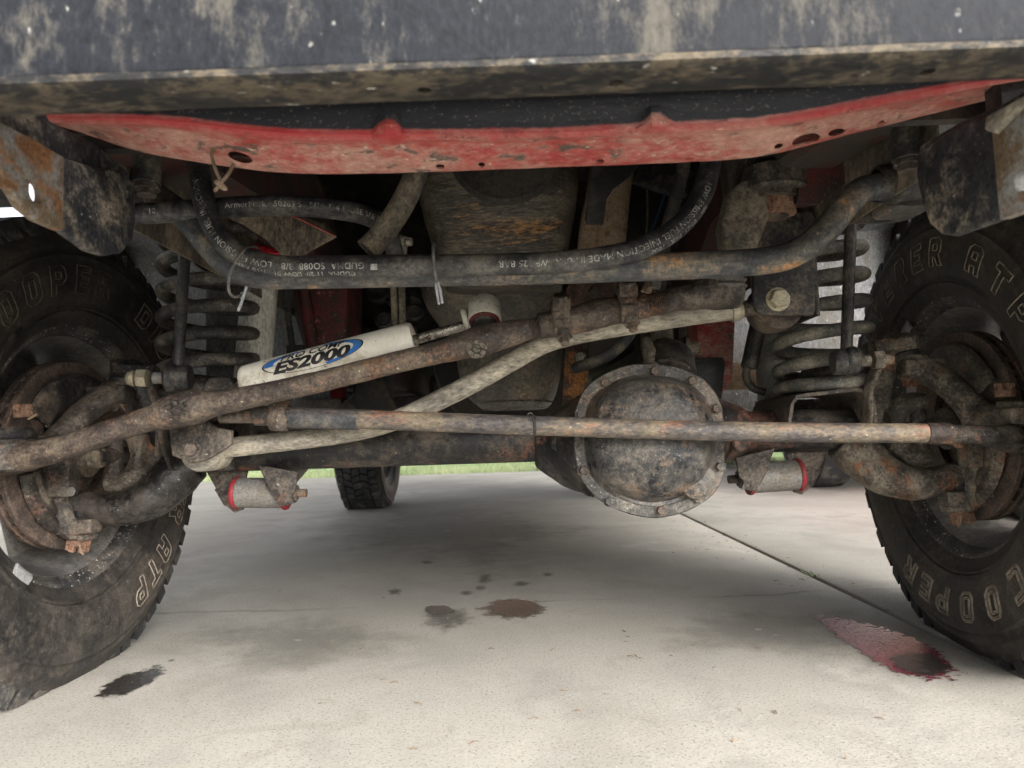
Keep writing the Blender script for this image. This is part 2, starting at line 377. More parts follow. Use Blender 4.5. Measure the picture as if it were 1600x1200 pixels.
# ------------------------------------------------------------------ text
def text_geo(body, size=1.0, shear=0.0, bevel=0.0, cuts=(0, 0), spacing=1.0, bold=0.0):
    c = bpy.data.curves.new('t', 'FONT'); c.body = body; c.size = size; c.shear = shear; c.space_character = spacing
    c.resolution_u = 3; c.offset = bold
    if bevel: c.fill_mode = 'NONE'; c.bevel_depth = bevel; c.bevel_resolution = 1
    o = bpy.data.objects.new('t', c); COL.objects.link(o); bpy.context.view_layer.update()
    me = bpy.data.meshes.new_from_object(o.evaluated_get(bpy.context.evaluated_depsgraph_get()))
    bpy.data.objects.remove(o); bpy.data.curves.remove(c)
    bm = bmesh.new(); bm.from_mesh(me); bpy.data.meshes.remove(me)
    if not bm.verts: return [], []
    for ax, step in ((0, cuts[0]), (1, cuts[1])):
        if step:
            lo = min(v.co[ax] for v in bm.verts); hi = max(v.co[ax] for v in bm.verts); t = lo+step
            nn = Vector((1,0,0)) if ax == 0 else Vector((0,1,0))
            while t < hi:
                bmesh.ops.bisect_plane(bm, geom=bm.verts[:]+bm.edges[:]+bm.faces[:], plane_co=nn*t, plane_no=nn); t += step
    bm.verts.index_update()
    vs = [v.co.copy() for v in bm.verts]; fs = [[v.index for v in f.verts] for f in bm.faces]
    bm.free(); return vs, fs
def path_eval(pts):
    acc = [0]
    for a, b in zip(pts, pts[1:]): acc.append(acc[-1]+(b-a).length)
    def f(s):
        s = max(0, min(acc[-1]-1e-6, s))
        i = 0
        while acc[i+1] < s: i += 1
        t = (s-acc[i])/(acc[i+1]-acc[i]); p = pts[i].lerp(pts[i+1], t)
        d0 = (pts[min(i+1, len(pts)-1)]-pts[max(i-1, 0)]).normalized(); d1 = (pts[min(i+2, len(pts)-1)]-pts[i]).normalized()
        return p, d0.lerp(d1, t).normalized()
    return f, acc[-1]
def wrap_on_tube(vs, pts, r, s0, facing, lift=.0004, off=0.0):
    """wrap flat text (x along, y across) onto a tube; facing: direction the text centre looks; off: arc offset"""
    fe, L = path_eval(pts); out = []
    for v in vs:
        p, d = fe(s0+v.x)
        n = (Vector(facing)-d*Vector(facing).dot(d)).normalized(); w = d.cross(n)*-1     # +y of the text
        a = (v.y+off)/r
        out.append(p+(n*math.cos(a)+w*math.sin(a))*(r+lift+v.z))
    return out

# ================================================================== SETTING
JX = .683                                    # expansion joint between the two rows of slabs
def concrete():
    m = bpy.data.materials.new('concrete'); m.use_nodes = True
    N, L = m.node_tree.nodes, m.node_tree.links; bs = N['Principled BSDF']
    g = N.new('ShaderNodeNewGeometry')
    def nz(sc, det=6, rg=.6, dist=0.0, stretch=None):
        n = N.new('ShaderNodeTexNoise'); n.inputs['Scale'].default_value = sc; n.inputs['Detail'].default_value = det
        n.inputs['Roughness'].default_value = rg; n.inputs['Distortion'].default_value = dist
        if stretch:
            mp = N.new('ShaderNodeMapping'); mp.inputs['Scale'].default_value = stretch; L.new(g.outputs['Position'], mp.inputs[0]); L.new(mp.outputs[0], n.inputs[0])
        else: L.new(g.outputs['Position'], n.inputs['Vector'])
        return n.outputs['Fac']
    def ramp(x, lo, hi, a=0., b=1.):
        r = N.new('ShaderNodeMapRange'); r.interpolation_type = 'SMOOTHSTEP'
        for i, q in enumerate((lo, hi, a, b)): r.inputs[i+1].default_value = q
        L.new(x, r.inputs[0]); return r.outputs[0]
    def mix(f, a, b):
        x = N.new('ShaderNodeMix'); x.data_type = 'RGBA'
        if isinstance(f, float): x.inputs[0].default_value = f
        else: L.new(f, x.inputs[0])
        for s_, v in ((x.inputs[6], a), (x.inputs[7], b)):
            if isinstance(v, tuple): s_.default_value = (*v, 1)
            else: L.new(v, s_)
        return x.outputs[2]
    def math_(op, a, b):
        x = N.new('ShaderNodeMath'); x.operation = op
        for s_, v in ((x.inputs[0], a), (x.inputs[1], b)):
            if isinstance(v, (int, float)): s_.default_value = v
            else: L.new(v, s_)
        return x.outputs[0]
    big = nz(1.7, 6, .55, .6); med = nz(6, 7, .6, .4); fine = nz(90, 4, .7); agg = nz(270, 4, .7)
    c = mix(ramp(big, .33, .67), (.268, .255, .226), (.335, .32, .288))
    c = mix(ramp(med, .47, .66), c, (.255, .245, .222))
    c = mix(ramp(nz(3.1, 8, .62, 1.0), .57, .70), c, (.345, .328, .29))
    c = mix(math_('MULTIPLY', ramp(nz(2.3, 7, .6, .5, (1, .8, 1)), .50, .66), .65), c, (.225, .213, .187))
    c = mix(math_('MULTIPLY', ramp(nz(11, 8, .7, 1.2), .54, .66), .5), c, (.235, .22, .19))
    c = mix(math_('MULTIPLY', ramp(fine, .5, .68), .55), c, (.27, .255, .22))
    c = mix(math_('MULTIPLY', ramp(agg, .53, .66), .9), c, (.135, .125, .11))
    c = mix(math_('MULTIPLY', ramp(nz(380, 2, .5), .60, .72), .45), c, (.52, .505, .465))
    # a fine crack wandering across the slab
    sp = N.new('ShaderNodeSeparateXYZ'); L.new(g.outputs['Position'], sp.inputs[0])
    wob = math_('MULTIPLY', math_('SUBTRACT', nz(2.2, 5, .6), .5), .14)
    cr = math_('ABSOLUTE', math_('SUBTRACT', math_('ADD', sp.outputs[1], wob), .39), 0)
    c = mix(math_('MULTIPLY', ramp(cr, 0, .011, 1, 0), math_('MULTIPLY', ramp(nz(4, 3), .4, .6), .55)), c, (.12, .11, .095))
    L.new(c, bs.inputs['Base Color']); bs.inputs['Roughness'].default_value = .88; bs.inputs['Specular IOR Level'].default_value = .25
    bp = N.new('ShaderNodeBump'); bp.inputs['Strength'].default_value = .35; bp.inputs['Distance'].default_value = .002
    L.new(math_('ADD', math_('ADD', agg, math_('MULTIPLY', fine, 1.4)), math_('MULTIPLY', ramp(cr, 0, .004, 0, 1), .6)), bp.inputs['Height']); L.new(bp.outputs[0], bs.inputs['Normal'])
    return m
CONC = concrete()
GY = 5.75
def slab(x0, x1, y0, y1, name='driveway_slab'):
    o = MB().box(((x0+x1)/2, (y0+y1)/2, -.06), (x1-x0, y1-y0, .12)).build(name, CONC, mods=[BEV(.006, 2)])
    return struct(o)
slab(-3.6, JX-.006, -3.0, GY); slab(JX+.006, 4.6, -3.0, GY); slab(-3.6, JX-.006, -9.0, -3.012); slab(JX+.006, 4.6, -9.0, -3.012)
# ground sheet, dirt in the joint shows it
def soil():
    m = bpy.data.materials.new('soil'); m.use_nodes = True
    N, L = m.node_tree.nodes, m.node_tree.links; bs = N['Principled BSDF']
    n = N.new('ShaderNodeTexNoise'); n.inputs['Scale'].default_value = 3; n.inputs['Detail'].default_value = 8
    tc = N.new('ShaderNodeTexCoord'); L.new(tc.outputs['Object'], n.inputs[0])
    r = N.new('ShaderNodeValToRGB'); r.color_ramp.elements[0].color = (.045, .085, .022, 1); r.color_ramp.elements[1].color = (.10, .165, .045, 1)
    L.new(n.outputs['Fac'], r.inputs[0]); L.new(r.outputs[0], bs.inputs['Base Color']); bs.inputs['Roughness'].default_value = .9
    return m
LAWN = soil()
struct(MB().grid([[(-150, -150, -.05), (150, -150, -.05)], [(-150, 250, -.05), (150, 250, -.05)]]).build('lawn', LAWN))
mspec('joint_dirt', base=(.05,.04,.03), dirt=(.11,.085,.055), damt=.5, dsc=40, rough=.95, bump=.6)
struct(MB().box((JX, 1.3, -.045), (.0118, 8.6, .07)).build('joint_filler', 'joint_dirt'))
# grass along the far edge of the driveway
gb = MB(); rnd = random.Random(3); vs, fs = [], []
for i in range(16000):
    x = rnd.uniform(-4.5, 3.2); y = GY+.01+abs(rnd.gauss(0, 1.1)); h = rnd.uniform(.04, .085); a = rnd.uniform(0, 6.28); w = .004
    lx, ly = rnd.uniform(-.03, .03), rnd.uniform(-.03, .03); k = len(vs)
    vs += [(x-w*math.cos(a), y-w*math.sin(a), -.05), (x+w*math.cos(a), y+w*math.sin(a), -.05), (x+lx, y+ly, -.05+h+.03)]
    fs.append([k, k+1, k+2])
mspec('grass_blade', base=(.17,.225,.105), dirt=(.25,.28,.155), damt=.5, dsc=2, rough=.7, bump=0)
gb.add(vs, fs); o = gb.build('grass', 'grass_blade', normals=False)
tag(o, 'short green lawn grass beyond the far edge of the concrete', 'grass', kind='stuff')

# ================================================================== WHEELS
TW = dict(zc=.342, X=.781)
PROF = [(-.086,.196),(-.093,.204),(-.098,.214),(-.1035,.222),(-.1055,.2235),(-.1060,.2265),(-.1052,.228),(-.1075,.2285),(-.1095,.2295),(-.1098,.232),(-.1092,.2335),(-.1125,.241),(-.117,.258),(-.1185,.276),
        (-.118,.292),(-.1155,.306),(-.1165,.3075),(-.1165,.310),(-.1125,.3115),(-.111,.3145),(-.1100,.3215),(-.1105,.323),(-.1085,.3265),(-.104,.334),(-.0985,.344),(-.090,.3505)]
def side_x(r):
    for (x0, r0), (x1, r1) in zip(PROF, PROF[1:]):
        if r0 <= r <= r1: return x0+(x1-x0)*(r-r0)/(r1-r0+1e-9)
    return PROF[-1][0]
def flat_bottom(mb, zc):
    for v in mb.v:
        if v.z < -zc: v.z = -zc+(v.z+zc)*.02
_O = [(1.2,0),(3.8,0),(5,1.2),(5,5.8),(3.8,7),(1.2,7),(0,5.8),(0,1.2)]; _I = [(1.8,1.6),(3.2,1.6),(3.4,1.8),(3.4,5.2),(3.2,5.4),(1.8,5.4),(1.6,5.2),(1.6,1.8)]
_C = [(1.6,3.8),(3.2,3.8),(3.4,4),(3.4,5.2),(3.2,5.4),(1.6,5.4)]
GLYPH = dict(O=[_O, _I], D=[[(0,0),(3.8,0),(5,1.2),(5,5.8),(3.8,7),(0,7)], _I], I=[[(0,0),(1.7,0),(1.7,7),(0,7)]],
    S=[[(0,0),(3.8,0),(5,1.2),(5,3.2),(4,4.2),(1.6,4.2),(1.6,5.4),(4.8,5.4),(4.8,7),(1.2,7),(0,5.8),(0,3.8),(1.1,2.8),(3.4,2.8),(3.4,1.6),(0,1.6)]],
    C=[[(1.2,0),(5,0),(5,1.6),(1.9,1.6),(1.6,1.9),(1.6,5.1),(1.9,5.4),(5,5.4),(5,7),(1.2,7),(0,5.8),(0,1.2)]], V=[[(2,0),(3.3,0),(5.3,7),(3.6,7),(2.65,3),(1.7,7),(0,7)]],
    E=[[(0,0),(4.8,0),(4.8,1.6),(1.6,1.6),(1.6,2.7),(4.2,2.7),(4.2,4.3),(1.6,4.3),(1.6,5.4),(4.8,5.4),(4.8,7),(0,7)]],
    R=[[(0,0),(1.6,0),(1.6,2.4),(2.3,2.4),(3.4,0),(5.2,0),(4,2.7),(5,3.7),(5,5.8),(3.8,7),(0,7)], _C],
    A=[[(0,0),(1.6,0),(1.6,2),(3.4,2),(3.4,0),(5,0),(5,5.8),(3.8,7),(1.2,7),(0,5.8)], [(1.6,3.6),(3.4,3.6),(3.4,5.4),(1.6,5.4)]],
    T=[[(1.8,0),(3.4,0),(3.4,5.4),(5.2,5.4),(5.2,7),(0,7),(0,5.4),(1.8,5.4)]], P=[[(0,0),(1.6,0),(1.6,2.4),(3.8,2.4),(5,3.6),(5,5.8),(3.8,7),(0,7)], _C])
def inset(conts, k=.42):
    out = []
    for ci, c in enumerate(conts):
        n = len(c); area = sum(c[i][0]*c[(i+1) % n][1]-c[(i+1) % n][0]*c[i][1] for i in range(n))
        sg = (1 if area > 0 else -1)*(1 if ci == 0 else -1); q = []
        for i in range(n):
            p0, p1, p2 = Vector(c[i-1]), Vector(c[i]), Vector(c[(i+1) % n])
            d0, d1 = (p1-p0).normalized(), (p2-p1).normalized(); n0, n1 = Vector((-d0.y, d0.x)), Vector((-d1.y, d1.x))
            b = (n0+n1).normalized(); L_ = k/max(.5, b.dot(n0)); v = p1+b*L_*sg; q.append((v.x, v.y))
        out.append(q)
    return out
def wheel(name, label, s, loc, rz, letters, group='wheels of the lifted vehicle', lettermat='letter_rubber', zc=.342, black=()):
    """s=+1: inner side looks to -x"""
    w = thing('wheel_assembly', label, 'wheel', loc, group); WL[w.name] = Vector(); w.rotation_euler = (0, 0, rz)
    half = PROF+[(x, .352) for x in (-.05, 0, .05)]+[(-x, r) for x, r in PROF[::-1]]
    t = MB().lathe((0,0,0), (1,0,0), half, 120); flat_bottom(t, zc)
    tyre = t.build('tyre', 'tyre_rubber', w, sharp=50)
    tb = MB(); NB = 54; rr = random.Random(5)
    ribs = [(-.1035,-.064, 0, .006), (-.058,-.022,.5,.012), (-.018,.018,.2,-.012), (.022,.058,.7,.012), (.064,.1035,.4,-.006)]
    for x0, x1, ph, sk_ in ribs:
        sh = abs(x0) > .07 or x1 > .07
        for k in range(NB):
            a0 = 2*math.pi*(k+ph)/NB; a1 = a0+2*math.pi/NB*(.74 if not (k % 3 == 1) else .62)
            ins = rr.uniform(0, .004)
            pts = []
            for (aa, sg) in ((a0, -1), (a1, 1)):
                for x in (x0, x1):
                    xx = x; da = sk_*(x-x0)/(x1-x0)*2.2*sg*0+sk_*(x-x0)/(x1-x0)*3
                    for rad in (.344, .366):
                        xo = xx
                        if sh and abs(xo) > .09: xo = math.copysign(abs(xo)-(.0 if rad < .35 else .008)-(ins if k % 2 else 0), xo)
                        if sh and abs(xo) > .09 and rad < .35: rad = .338 if k % 2 else .330
                        pts.append((xo, rad*math.cos(aa+da), rad*math.sin(aa+da)))
            tb.add(pts, [[0,1,3,2],[4,6,7,5],[0,4,5,1],[2,3,7,6],[0,2,6,4],[1,5,7,3]])
    flat_bottom(tb, zc)
    o = tb.build('tread', 'tread_rubber', tyre, sharp=25); o['kind'] = 'stuff'
    def put(lets, mat, nm, lined=False):
        for ch, ang in lets:
            lb = MB(); a = R(ang)
            e = Vector((0, -math.cos(a), math.sin(a))); tt = Vector((0, -math.sin(a), -math.cos(a)))*(1 if s > 0 else -1)
            mx = max(p[0] for p in GLYPH[ch][0])
            for cont in GLYPH[ch]+(inset(GLYPH[ch]) if lined else []):
                pts = []
                for (x0, y0), (x1, y1) in zip(cont, cont[1:]+cont[:1]):
                    k = max(2, int(math.hypot(x1-x0, y1-y0)*1.5))
                    for j in range(k):
                        x, y = x0+(x1-x0)*j/k, y0+(y1-y0)*j/k
                        u, wv = (x-mx/2+(y-3.5)*.14)*.0068, (y-3.5)*.0061
                        p = e*(.2735+wv)+tt*u; rad = math.hypot(p.y, p.z)
                        pts.append(Vector((s*(side_x(rad)-.0002), p.y, p.z)))
                lb.tube(pts, .00115, 6, closed=True)
            lb.build(nm, mat, tyre, sharp=80)
    put(letters[:13], lettermat, 'letter'); put(letters[13:], lettermat, 'letter', True); put(black, 'letter_black', 'letter')
    rp = [(-.080,.196),(-.0835,.2075),(-.090,.2115),(-.0935,.208),(-.0925,.200),(-.088,.195),(-.080,.191),(-.074,.187)]
    mb = MB().lathe((0,0,0), (s,0,0), rp, 96); rim = mb.build('rim', 'rim_flange', w)
    mb = MB().lathe((0,0,0), (s,0,0), [(-.0745,.1868),(-.058,.181),(-.03,.1745),(.02,.164),(.05,.164),(.075,.186),(.088,.20),(.092,.211),(.088,.213),(.084,.205),(.07,.192),(.048,.170),(.02,.170),(-.03,.180),(-.07,.192)], 96, closed=True)
    mb.build('barrel', 'rim_paint', rim)
    mb = MB().lathe((0,0,0), (s,0,0), [(.03,.0),(.03,.072),(.042,.082),(.052,.082),(.055,.0)], 48)
    for k in range(5):
        a = 2*math.pi*k/5+.35; e = Vector((0, math.cos(a), math.sin(a))); tt = Vector((0, -math.sin(a), math.cos(a)))
        P0 = [e*.070+tt*-.046, e*.070+tt*.046, e*.172+tt*.083, e*.172+tt*-.083]
        mb.prism([p+Vector((s*.032, 0, 0)) for p in P0], (s*.016, 0, 0))
    mb.build('wheel_disc', 'rim_paint', rim, mods=[BEV(.003, 2)])
    return w, rim
LW = []
for ch, a in zip('DISCOVERER', (182,172.5,164,152,138.5,127.7,116.5,104.4,92.3,79.8)): LW.append((ch, a))
LW += [('A', 57.5), ('T', 43.7), ('P', 31)]
LW += list(zip('COOPER', (-49,-63.6,-78.5,-93,-104,-115.3)))
wR, rimR = wheel('front_wheel', 'front wheel at the right edge of the picture, tyre with outlined raised letters', 1, (TW['X'], 0, .342), -.089, LW)
LL = list(zip('DISCOVERER', (118.4,127.6,135.5,147,159,170,180,190,198,206)))+[('A', 222), ('T', 232), ('P', 242.5)]
wL, rimL = wheel('front_wheel', 'front wheel at the left edge of the picture, a drip stain beside its tread', -1, (-TW['X'], 0, .342), -.022, LL,
                 black=list(zip('COOPER', (34,46,58,70,82,93))))
# clip-on balance weights on the rim flanges
def weight(rim, s, ang, L=.03):
    mb = MB(); a0 = R(ang); prof = [(-.097,.197),(-.0995,.203),(-.097,.214),(-.092,.2145),(-.094,.205),(-.092,.196)]
    mb.lathe((0,0,0), (s,0,0), prof, 8, closed=True, a0=0, a1=L/.205)
    # rotate about the wheel axis to the wanted place
    q = Matrix.Rotation(0, 3, 'X')
    d, u, v = frame((s,0,0)); e = Vector((0, -math.cos(a0), math.sin(a0)))
    cur = u; an = math.atan2(Vector((s,0,0)).dot(cur.cross(e)), cur.dot(e)); q = Matrix.Rotation(an, 3, Vector((s,0,0)))
    mb.v = [q @ p for p in mb.v]
    o = mb.build('balance_weight', 'lead', rim, mods=[BEV(.001, 2)]); return o
weight(rimR, 1, 128, .034); weight(rimL, -1, -58, .036)
# rear pair shares the meshes
def copy_wheel(src, loc, rz, label, zc=None, skip=('letter', 'balance_weight')):
    r = src.copy(); COL.objects.link(r); r.location = loc; r.rotation_euler = (0, 0, rz); r['label'] = label
    for ch in [c for c in bpy.data.objects if c.parent == src]:
        c = ch.copy(); COL.objects.link(c); c.parent = r
        for g in [q for q in bpy.data.objects if q.parent == ch]:
            if g.name.split('.')[0] in skip: continue
            d = g.copy(); COL.objects.link(d); d.parent = c
    return r
copy_wheel(wL, (-.80, 2.60, .342), 0, 'rear wheel with chunky tread seen below the axle tube')
copy_wheel(wR, (.79, 2.60, .342), 0, 'rear wheel hidden behind the round differential cover')

# ================================================================== BUMPER, BRACKETS, CROSSMEMBER
b = thing('front_bumper', 'dirty dark steel bumper across the top of the picture', 'bumper', (0, -.70, .56))
MB().box((0, -.7005, .6635), (1.64, .006, .201)).build('face_plate', 'bumper_paint', b, mods=[BEV(.002)])
rows = []
for x in [-.82+i*1.64/60 for i in range(61)]:
    rows.append([(x, -.7035, .5630), (x, -.7025, .5595), (x, -.699, .5575), (x, -.692, .5568), (x, -.672, .5578), (x, -.664, .5600), (x, -.661, .5640), (x, -.660, .580)])
cuts = []
for px, py in ((662, 124), (962, 113), (1448, 103)):
    p = T(px, py, -.682); cuts.append(cutter(MB().cyl(p-Vector((0,0,.02)), p+Vector((0,0,.02)), .0045, 12)))
MB().grid(rows).build('lower_flange', 'bumper_lip', b, mods=[SOL(.005, -1)]+[BOOL(c) for c in cuts], rough=.0008, rsc=40); drop(*cuts)
MB().box((0, -.55, .80), (1.60, .28, .02)).build('top_plate', 'bumper_paint', b)

# crossmember: black-painted upright, rolled red edge, dirty sloping face
up_ = [(0,172),(70,178),(130,182),(200,180),(300,188),(400,202),(500,207),(600,206),(700,206),(800,205),(900,202),(1000,197),(1100,192),(1180,188),(1260,176),(1340,160),(1430,142),(1520,126),(1600,112),(1700,100)]
lo_ = [(0,176),(90,192),(150,213),(210,236),(300,250),(400,265),(470,271),(600,269),(700,266),(800,262),(900,258),(1000,255),(1100,250),(1170,247),(1235,234),(1300,215),(1400,190),(1500,165),(1600,142),(1700,125)]
def curve_at(tab, x):
    for (a, b_), (c, d) in zip(tab, tab[1:]):
        if a <= x <= c: return b_+(d-b_)*(x-a)/(c-a)
    return tab[0][1] if x < tab[0][0] else tab[-1][1]
x0s = [30+i*(1640-30)/140 for i in range(141)]
def sm(tab, x): return sum(curve_at(tab, min(1690, max(5, x+d))) for d in (-50,-30,-10,10,30,50))/6
def rib(px):      # two pressed ribs rise out of the edge
    return max(math.exp(-((px-607)/17)**4), math.exp(-((px-1026)/17)**4))
rows = []
for px in x0s:
    u, l = sm(up_, px), sm(lo_, px); rb = rib(px)
    col = [T(px, u-125, -.500), T(px, u-60, -.505), T(px, u-26, -.510), T(px, u-8-rb*22, -.513-rb*.004), T(px, u-2-rb*22, -.517-rb*.009), T(px, u+4-rb*16, -.519-rb*.012), T(px, u+11-rb*8, -.5165-rb*.011)]
    for t in (.3, .45, .6, .75, .9):
        col.append(T(px, u+(l-u)*t, -.5165+.045*t-rb*.012*max(0, .75-t)))
    col += [T(px, l-2, -.469), T(px, l, -.466), T(px, l-4, -.4635), T(px, l-16, -.462)]
    rows.append(col)
def red_black():
    m = MAT('red_paint').copy(); m.name = 'red_under_black_overspray'
    N, L = m.node_tree.nodes, m.node_tree.links; bs = N['Principled BSDF']
    src = bs.inputs['Base Color'].links[0].from_socket
    at = N.new('ShaderNodeAttribute'); at.attribute_name = 'spray'
    n = N.new('ShaderNodeTexNoise'); n.inputs['Scale'].default_value = 45; n.inputs['Detail'].default_value = 6
    tc = N.new('ShaderNodeTexCoord'); L.new(tc.outputs['Object'], n.inputs[0])
    ad = N.new('ShaderNodeMath'); ad.operation = 'MULTIPLY_ADD'; L.new(n.outputs['Fac'], ad.inputs[0]); ad.inputs[1].default_value = .5; L.new(at.outputs['Fac'], ad.inputs[2])
    mr = N.new('ShaderNodeMapRange'); mr.inputs[1].default_value = .58; mr.inputs[2].default_value = .80; L.new(ad.outputs[0], mr.inputs[0])
    # clean bright paint on the rolled edge
    n2 = N.new('ShaderNodeTexNoise'); n2.inputs['Scale'].default_value = 260; n2.inputs['Detail'].default_value = 3; L.new(tc.outputs['Object'], n2.inputs[0])
    sp = N.new('ShaderNodeMapRange'); sp.inputs[1].default_value = .60; sp.inputs[2].default_value = .68; L.new(n2.outputs['Fac'], sp.inputs[0])
    blk = N.new('ShaderNodeMix'); blk.data_type = 'RGBA'; blk.inputs[6].default_value = (.035,.036,.042,1); blk.inputs[7].default_value = (.16,.14,.11,1); L.new(sp.outputs[0], blk.inputs[0])
    at2 = N.new('ShaderNodeAttribute'); at2.attribute_name = 'clean'
    cl = N.new('ShaderNodeMix'); cl.data_type = 'RGBA'; L.new(at2.outputs['Fac'], cl.inputs[0]); L.new(src, cl.inputs[6]); cl.inputs[7].default_value = (.46,.035,.042,1)
    mx = N.new('ShaderNodeMix'); mx.data_type = 'RGBA'; L.new(mr.outputs[0], mx.inputs[0]); L.new(cl.outputs[2], mx.inputs[6]); L.new(blk.outputs[2], mx.inputs[7])
    L.new(mx.outputs[2], bs.inputs['Base Color']); return m
cm = thing('radiator_crossmember', 'red painted crossmember with holes and mud below the bumper', 'crossmember', (0, -.5, .59))
mb = MB().grid(rows); cs = []
for px, py, a, bq in ((313,217,22,8), (815,232,6,3.5), (960,222,8,4), (1125,218,11,4), (1330,184,27,9), (1385,170,17,5), (1280,195,9,4), (1470,152,10,4), (745,228,6,3.5), (528,241,7,3), (670,231,8,3.5)):
    c = T(px, py, -.50); e = []
    for k in range(18):
        an = 2*math.pi*k/18; e.append(T(px+a*math.cos(an), py+bq*math.sin(an)+(-.18*a*math.cos(an) if px > 1200 else (.2*a*math.cos(an) if px < 400 else 0)), -.56))
    cs.append(cutter(MB().prism(e, (0, .088, .02))))
o = mb.build('pressed_panel', red_black(), cm, mods=[SOL(.0022, 0)]+[BOOL(c) for c in cs], rough=.0006, rsc=25); drop(*cs)
at = o.data.attributes.new('spray', 'FLOAT', 'POINT'); at2 = o.data.attributes.new('clean', 'FLOAT', 'POINT')
wl = WL[cm.name]
from mathutils import Vector as V_
for i, v in enumerate(o.data.vertices):
    d = RC @ (v.co+wl-CAM); px, py = 800+F*d.x/d.y, 600-F*d.z/d.y
    u = sm(up_, min(1690, max(5, px))); k = (u-2-rib(px)*16-py)/10
    at.data[i].value = max(0, min(1, .32+k*.55)) if py < u+6 else 0
    at2.data[i].value = max(0, 1-abs(py-(u+5))/13)*(.6 if px > 620 and px < 1200 else .95)
p = T(497, 239, -.489); n_ = Vector((0, -.55, -.83))
MB().cyl(p-n_*.001, p+n_*.0022, .0072, 20, .001).build('rubber_plug', 'hose_dusty', cm)

# plates that carry the bumper, seen from inside
def bracket(s, label, outline, slots, seam, upper):
    br = thing('bumper_bracket', label, 'bracket', (s*.385, -.5, .55), 'plates carrying the bumper')
    pts = outline; cs = []
    X0 = .372
    def pl(y, z): return Vector((s*X0, y, z))
    for (yc, zc_, a, bq) in slots:
        e = [pl(yc+a*math.copysign(abs(math.cos(t))**.7, math.cos(t)), zc_+bq*math.sin(t))-Vector((s*.03, 0, 0)) for t in [2*math.pi*k/16 for k in range(16)]]
        cs.append(cutter(MB().prism(e, (s*.08, 0, 0))))
    near = [p for p in pts if p[0] <= seam+1e-6]; far = [p for p in pts if p[0] >= seam-1e-6]
    MB().prism([pl(*p) for p in far], (s*.008, 0, 0)).build('black_plate', 'black_plate', br, mods=[BEV(.0025, 3)], rough=.0004)
    MB().prism([pl(*p)+Vector((-s*.0005, 0, 0)) for p in near], (s*.0085, 0, 0)).build('rusty_plate', 'rusty_plate', br, mods=[BOOL(c) for c in cs]+[BEV(.002, 2)], rough=.0005)
    drop(*cs)
    MB().prism([Vector((s*(X0+.006), p[0], p[1])) for p in upper], (s*.006, 0, 0)).build('upper_web', 'black_plate', br, mods=[BEV(.002)])
    return br
import mathutils
def onX(px, py, x):
    d = RC.transposed() @ Vector(((px-800)/F, 1, (600-py)/F)); return CAM+d*((x-CAM.x)/d.x)
def yz(lst, x): return [(onX(px, py, x).y, onX(px, py, x).z) for px, py in lst]
ol = yz([(-40,165),(0,190),(60,222),(100,246),(150,262),(192,268),(210,285),(213,340),(208,375),(190,396),(165,400),(140,392),(100,362),(60,345),(35,325),(18,295),(-40,290)], -.372)
seamL = ol[3][0]
# the seam needs matching points on the lower edge
low = onX(100, 362, -.372); ol[12] = (seamL, low.z)
s1 = onX(57, 300, -.372); s2 = onX(-5, 283, -.372)
bracket(-1, 'rust-ended bumper bracket plate in front of the left wheel', ol, [(s1.y, s1.z, .008, .0085), (s2.y-.002, s2.z, .009, .011)], seamL, yz([(-30,110),(60,150),(78,188),(150,224),(204,272),(190,300),(100,262),(60,240),(0,205),(-30,195)], -.378))
orr = yz([(1640,135),(1600,150),(1555,175),(1548,178),(1500,195),(1455,222),(1432,240),(1431,275),(1440,320),(1452,350),(1470,366),(1490,369),(1548,350),(1600,330),(1640,318)], .372)
seamR = orr[3][0]; low = onX(1548, 350, .372); orr[12] = (seamR, low.z)
s1 = onX(1597, 283, .372)
brR = bracket(1, 'rust-ended bumper bracket plate in front of the right wheel', orr, [(s1.y, s1.z, .007, .0075)], seamR, yz([(1640,120),(1560,165),(1500,190),(1436,228),(1432,262),(1500,215),(1560,195),(1640,160)], .378))
# folded pale top lip of the right plate
l1, l2 = onX(1540, 200, .372), onX(1640, 150, .372)
mb = MB().prism([onX(px, py, .3705) for px, py in ((1546,206),(1548,186),(1575,172),(1650,128),(1650,152),(1600,172),(1562,211))], (-.004, 0, .002)); mb.build('folded_lip', 'track_grey', brR, mods=[BEV(.0015, 2)])
# square stubs and bolts where the brackets meet the rails
for s in (-1, 1):
    t = thing('body_mount', ('dark mounting stub with bolt above the left bracket' if s < 0 else 'dark mounting stub with bolt above the right bracket'), 'mount', (s*.40, -.36, .62), 'body mounts at the rail ends')
    c = T(1415, 232, -.40); c = mir(c, s)
    if s < 0: c = T(230, 270, -.40)
    MB().cyl(c+Vector((0,0,.02)), c-Vector((0,0,.012)), .0135, 20).build('rubber_bush', 'black_rubber', t)
    MB().cyl(c-Vector((0,0,.010)), c-Vector((0,0,.018)), .0125, 20).build('washer', 'cast_dark', t)
    MB().hexa(c-Vector((0,0,.018)), (0,0,-1), .010, .007).build('bolt_head', 'rust_pipe', t)

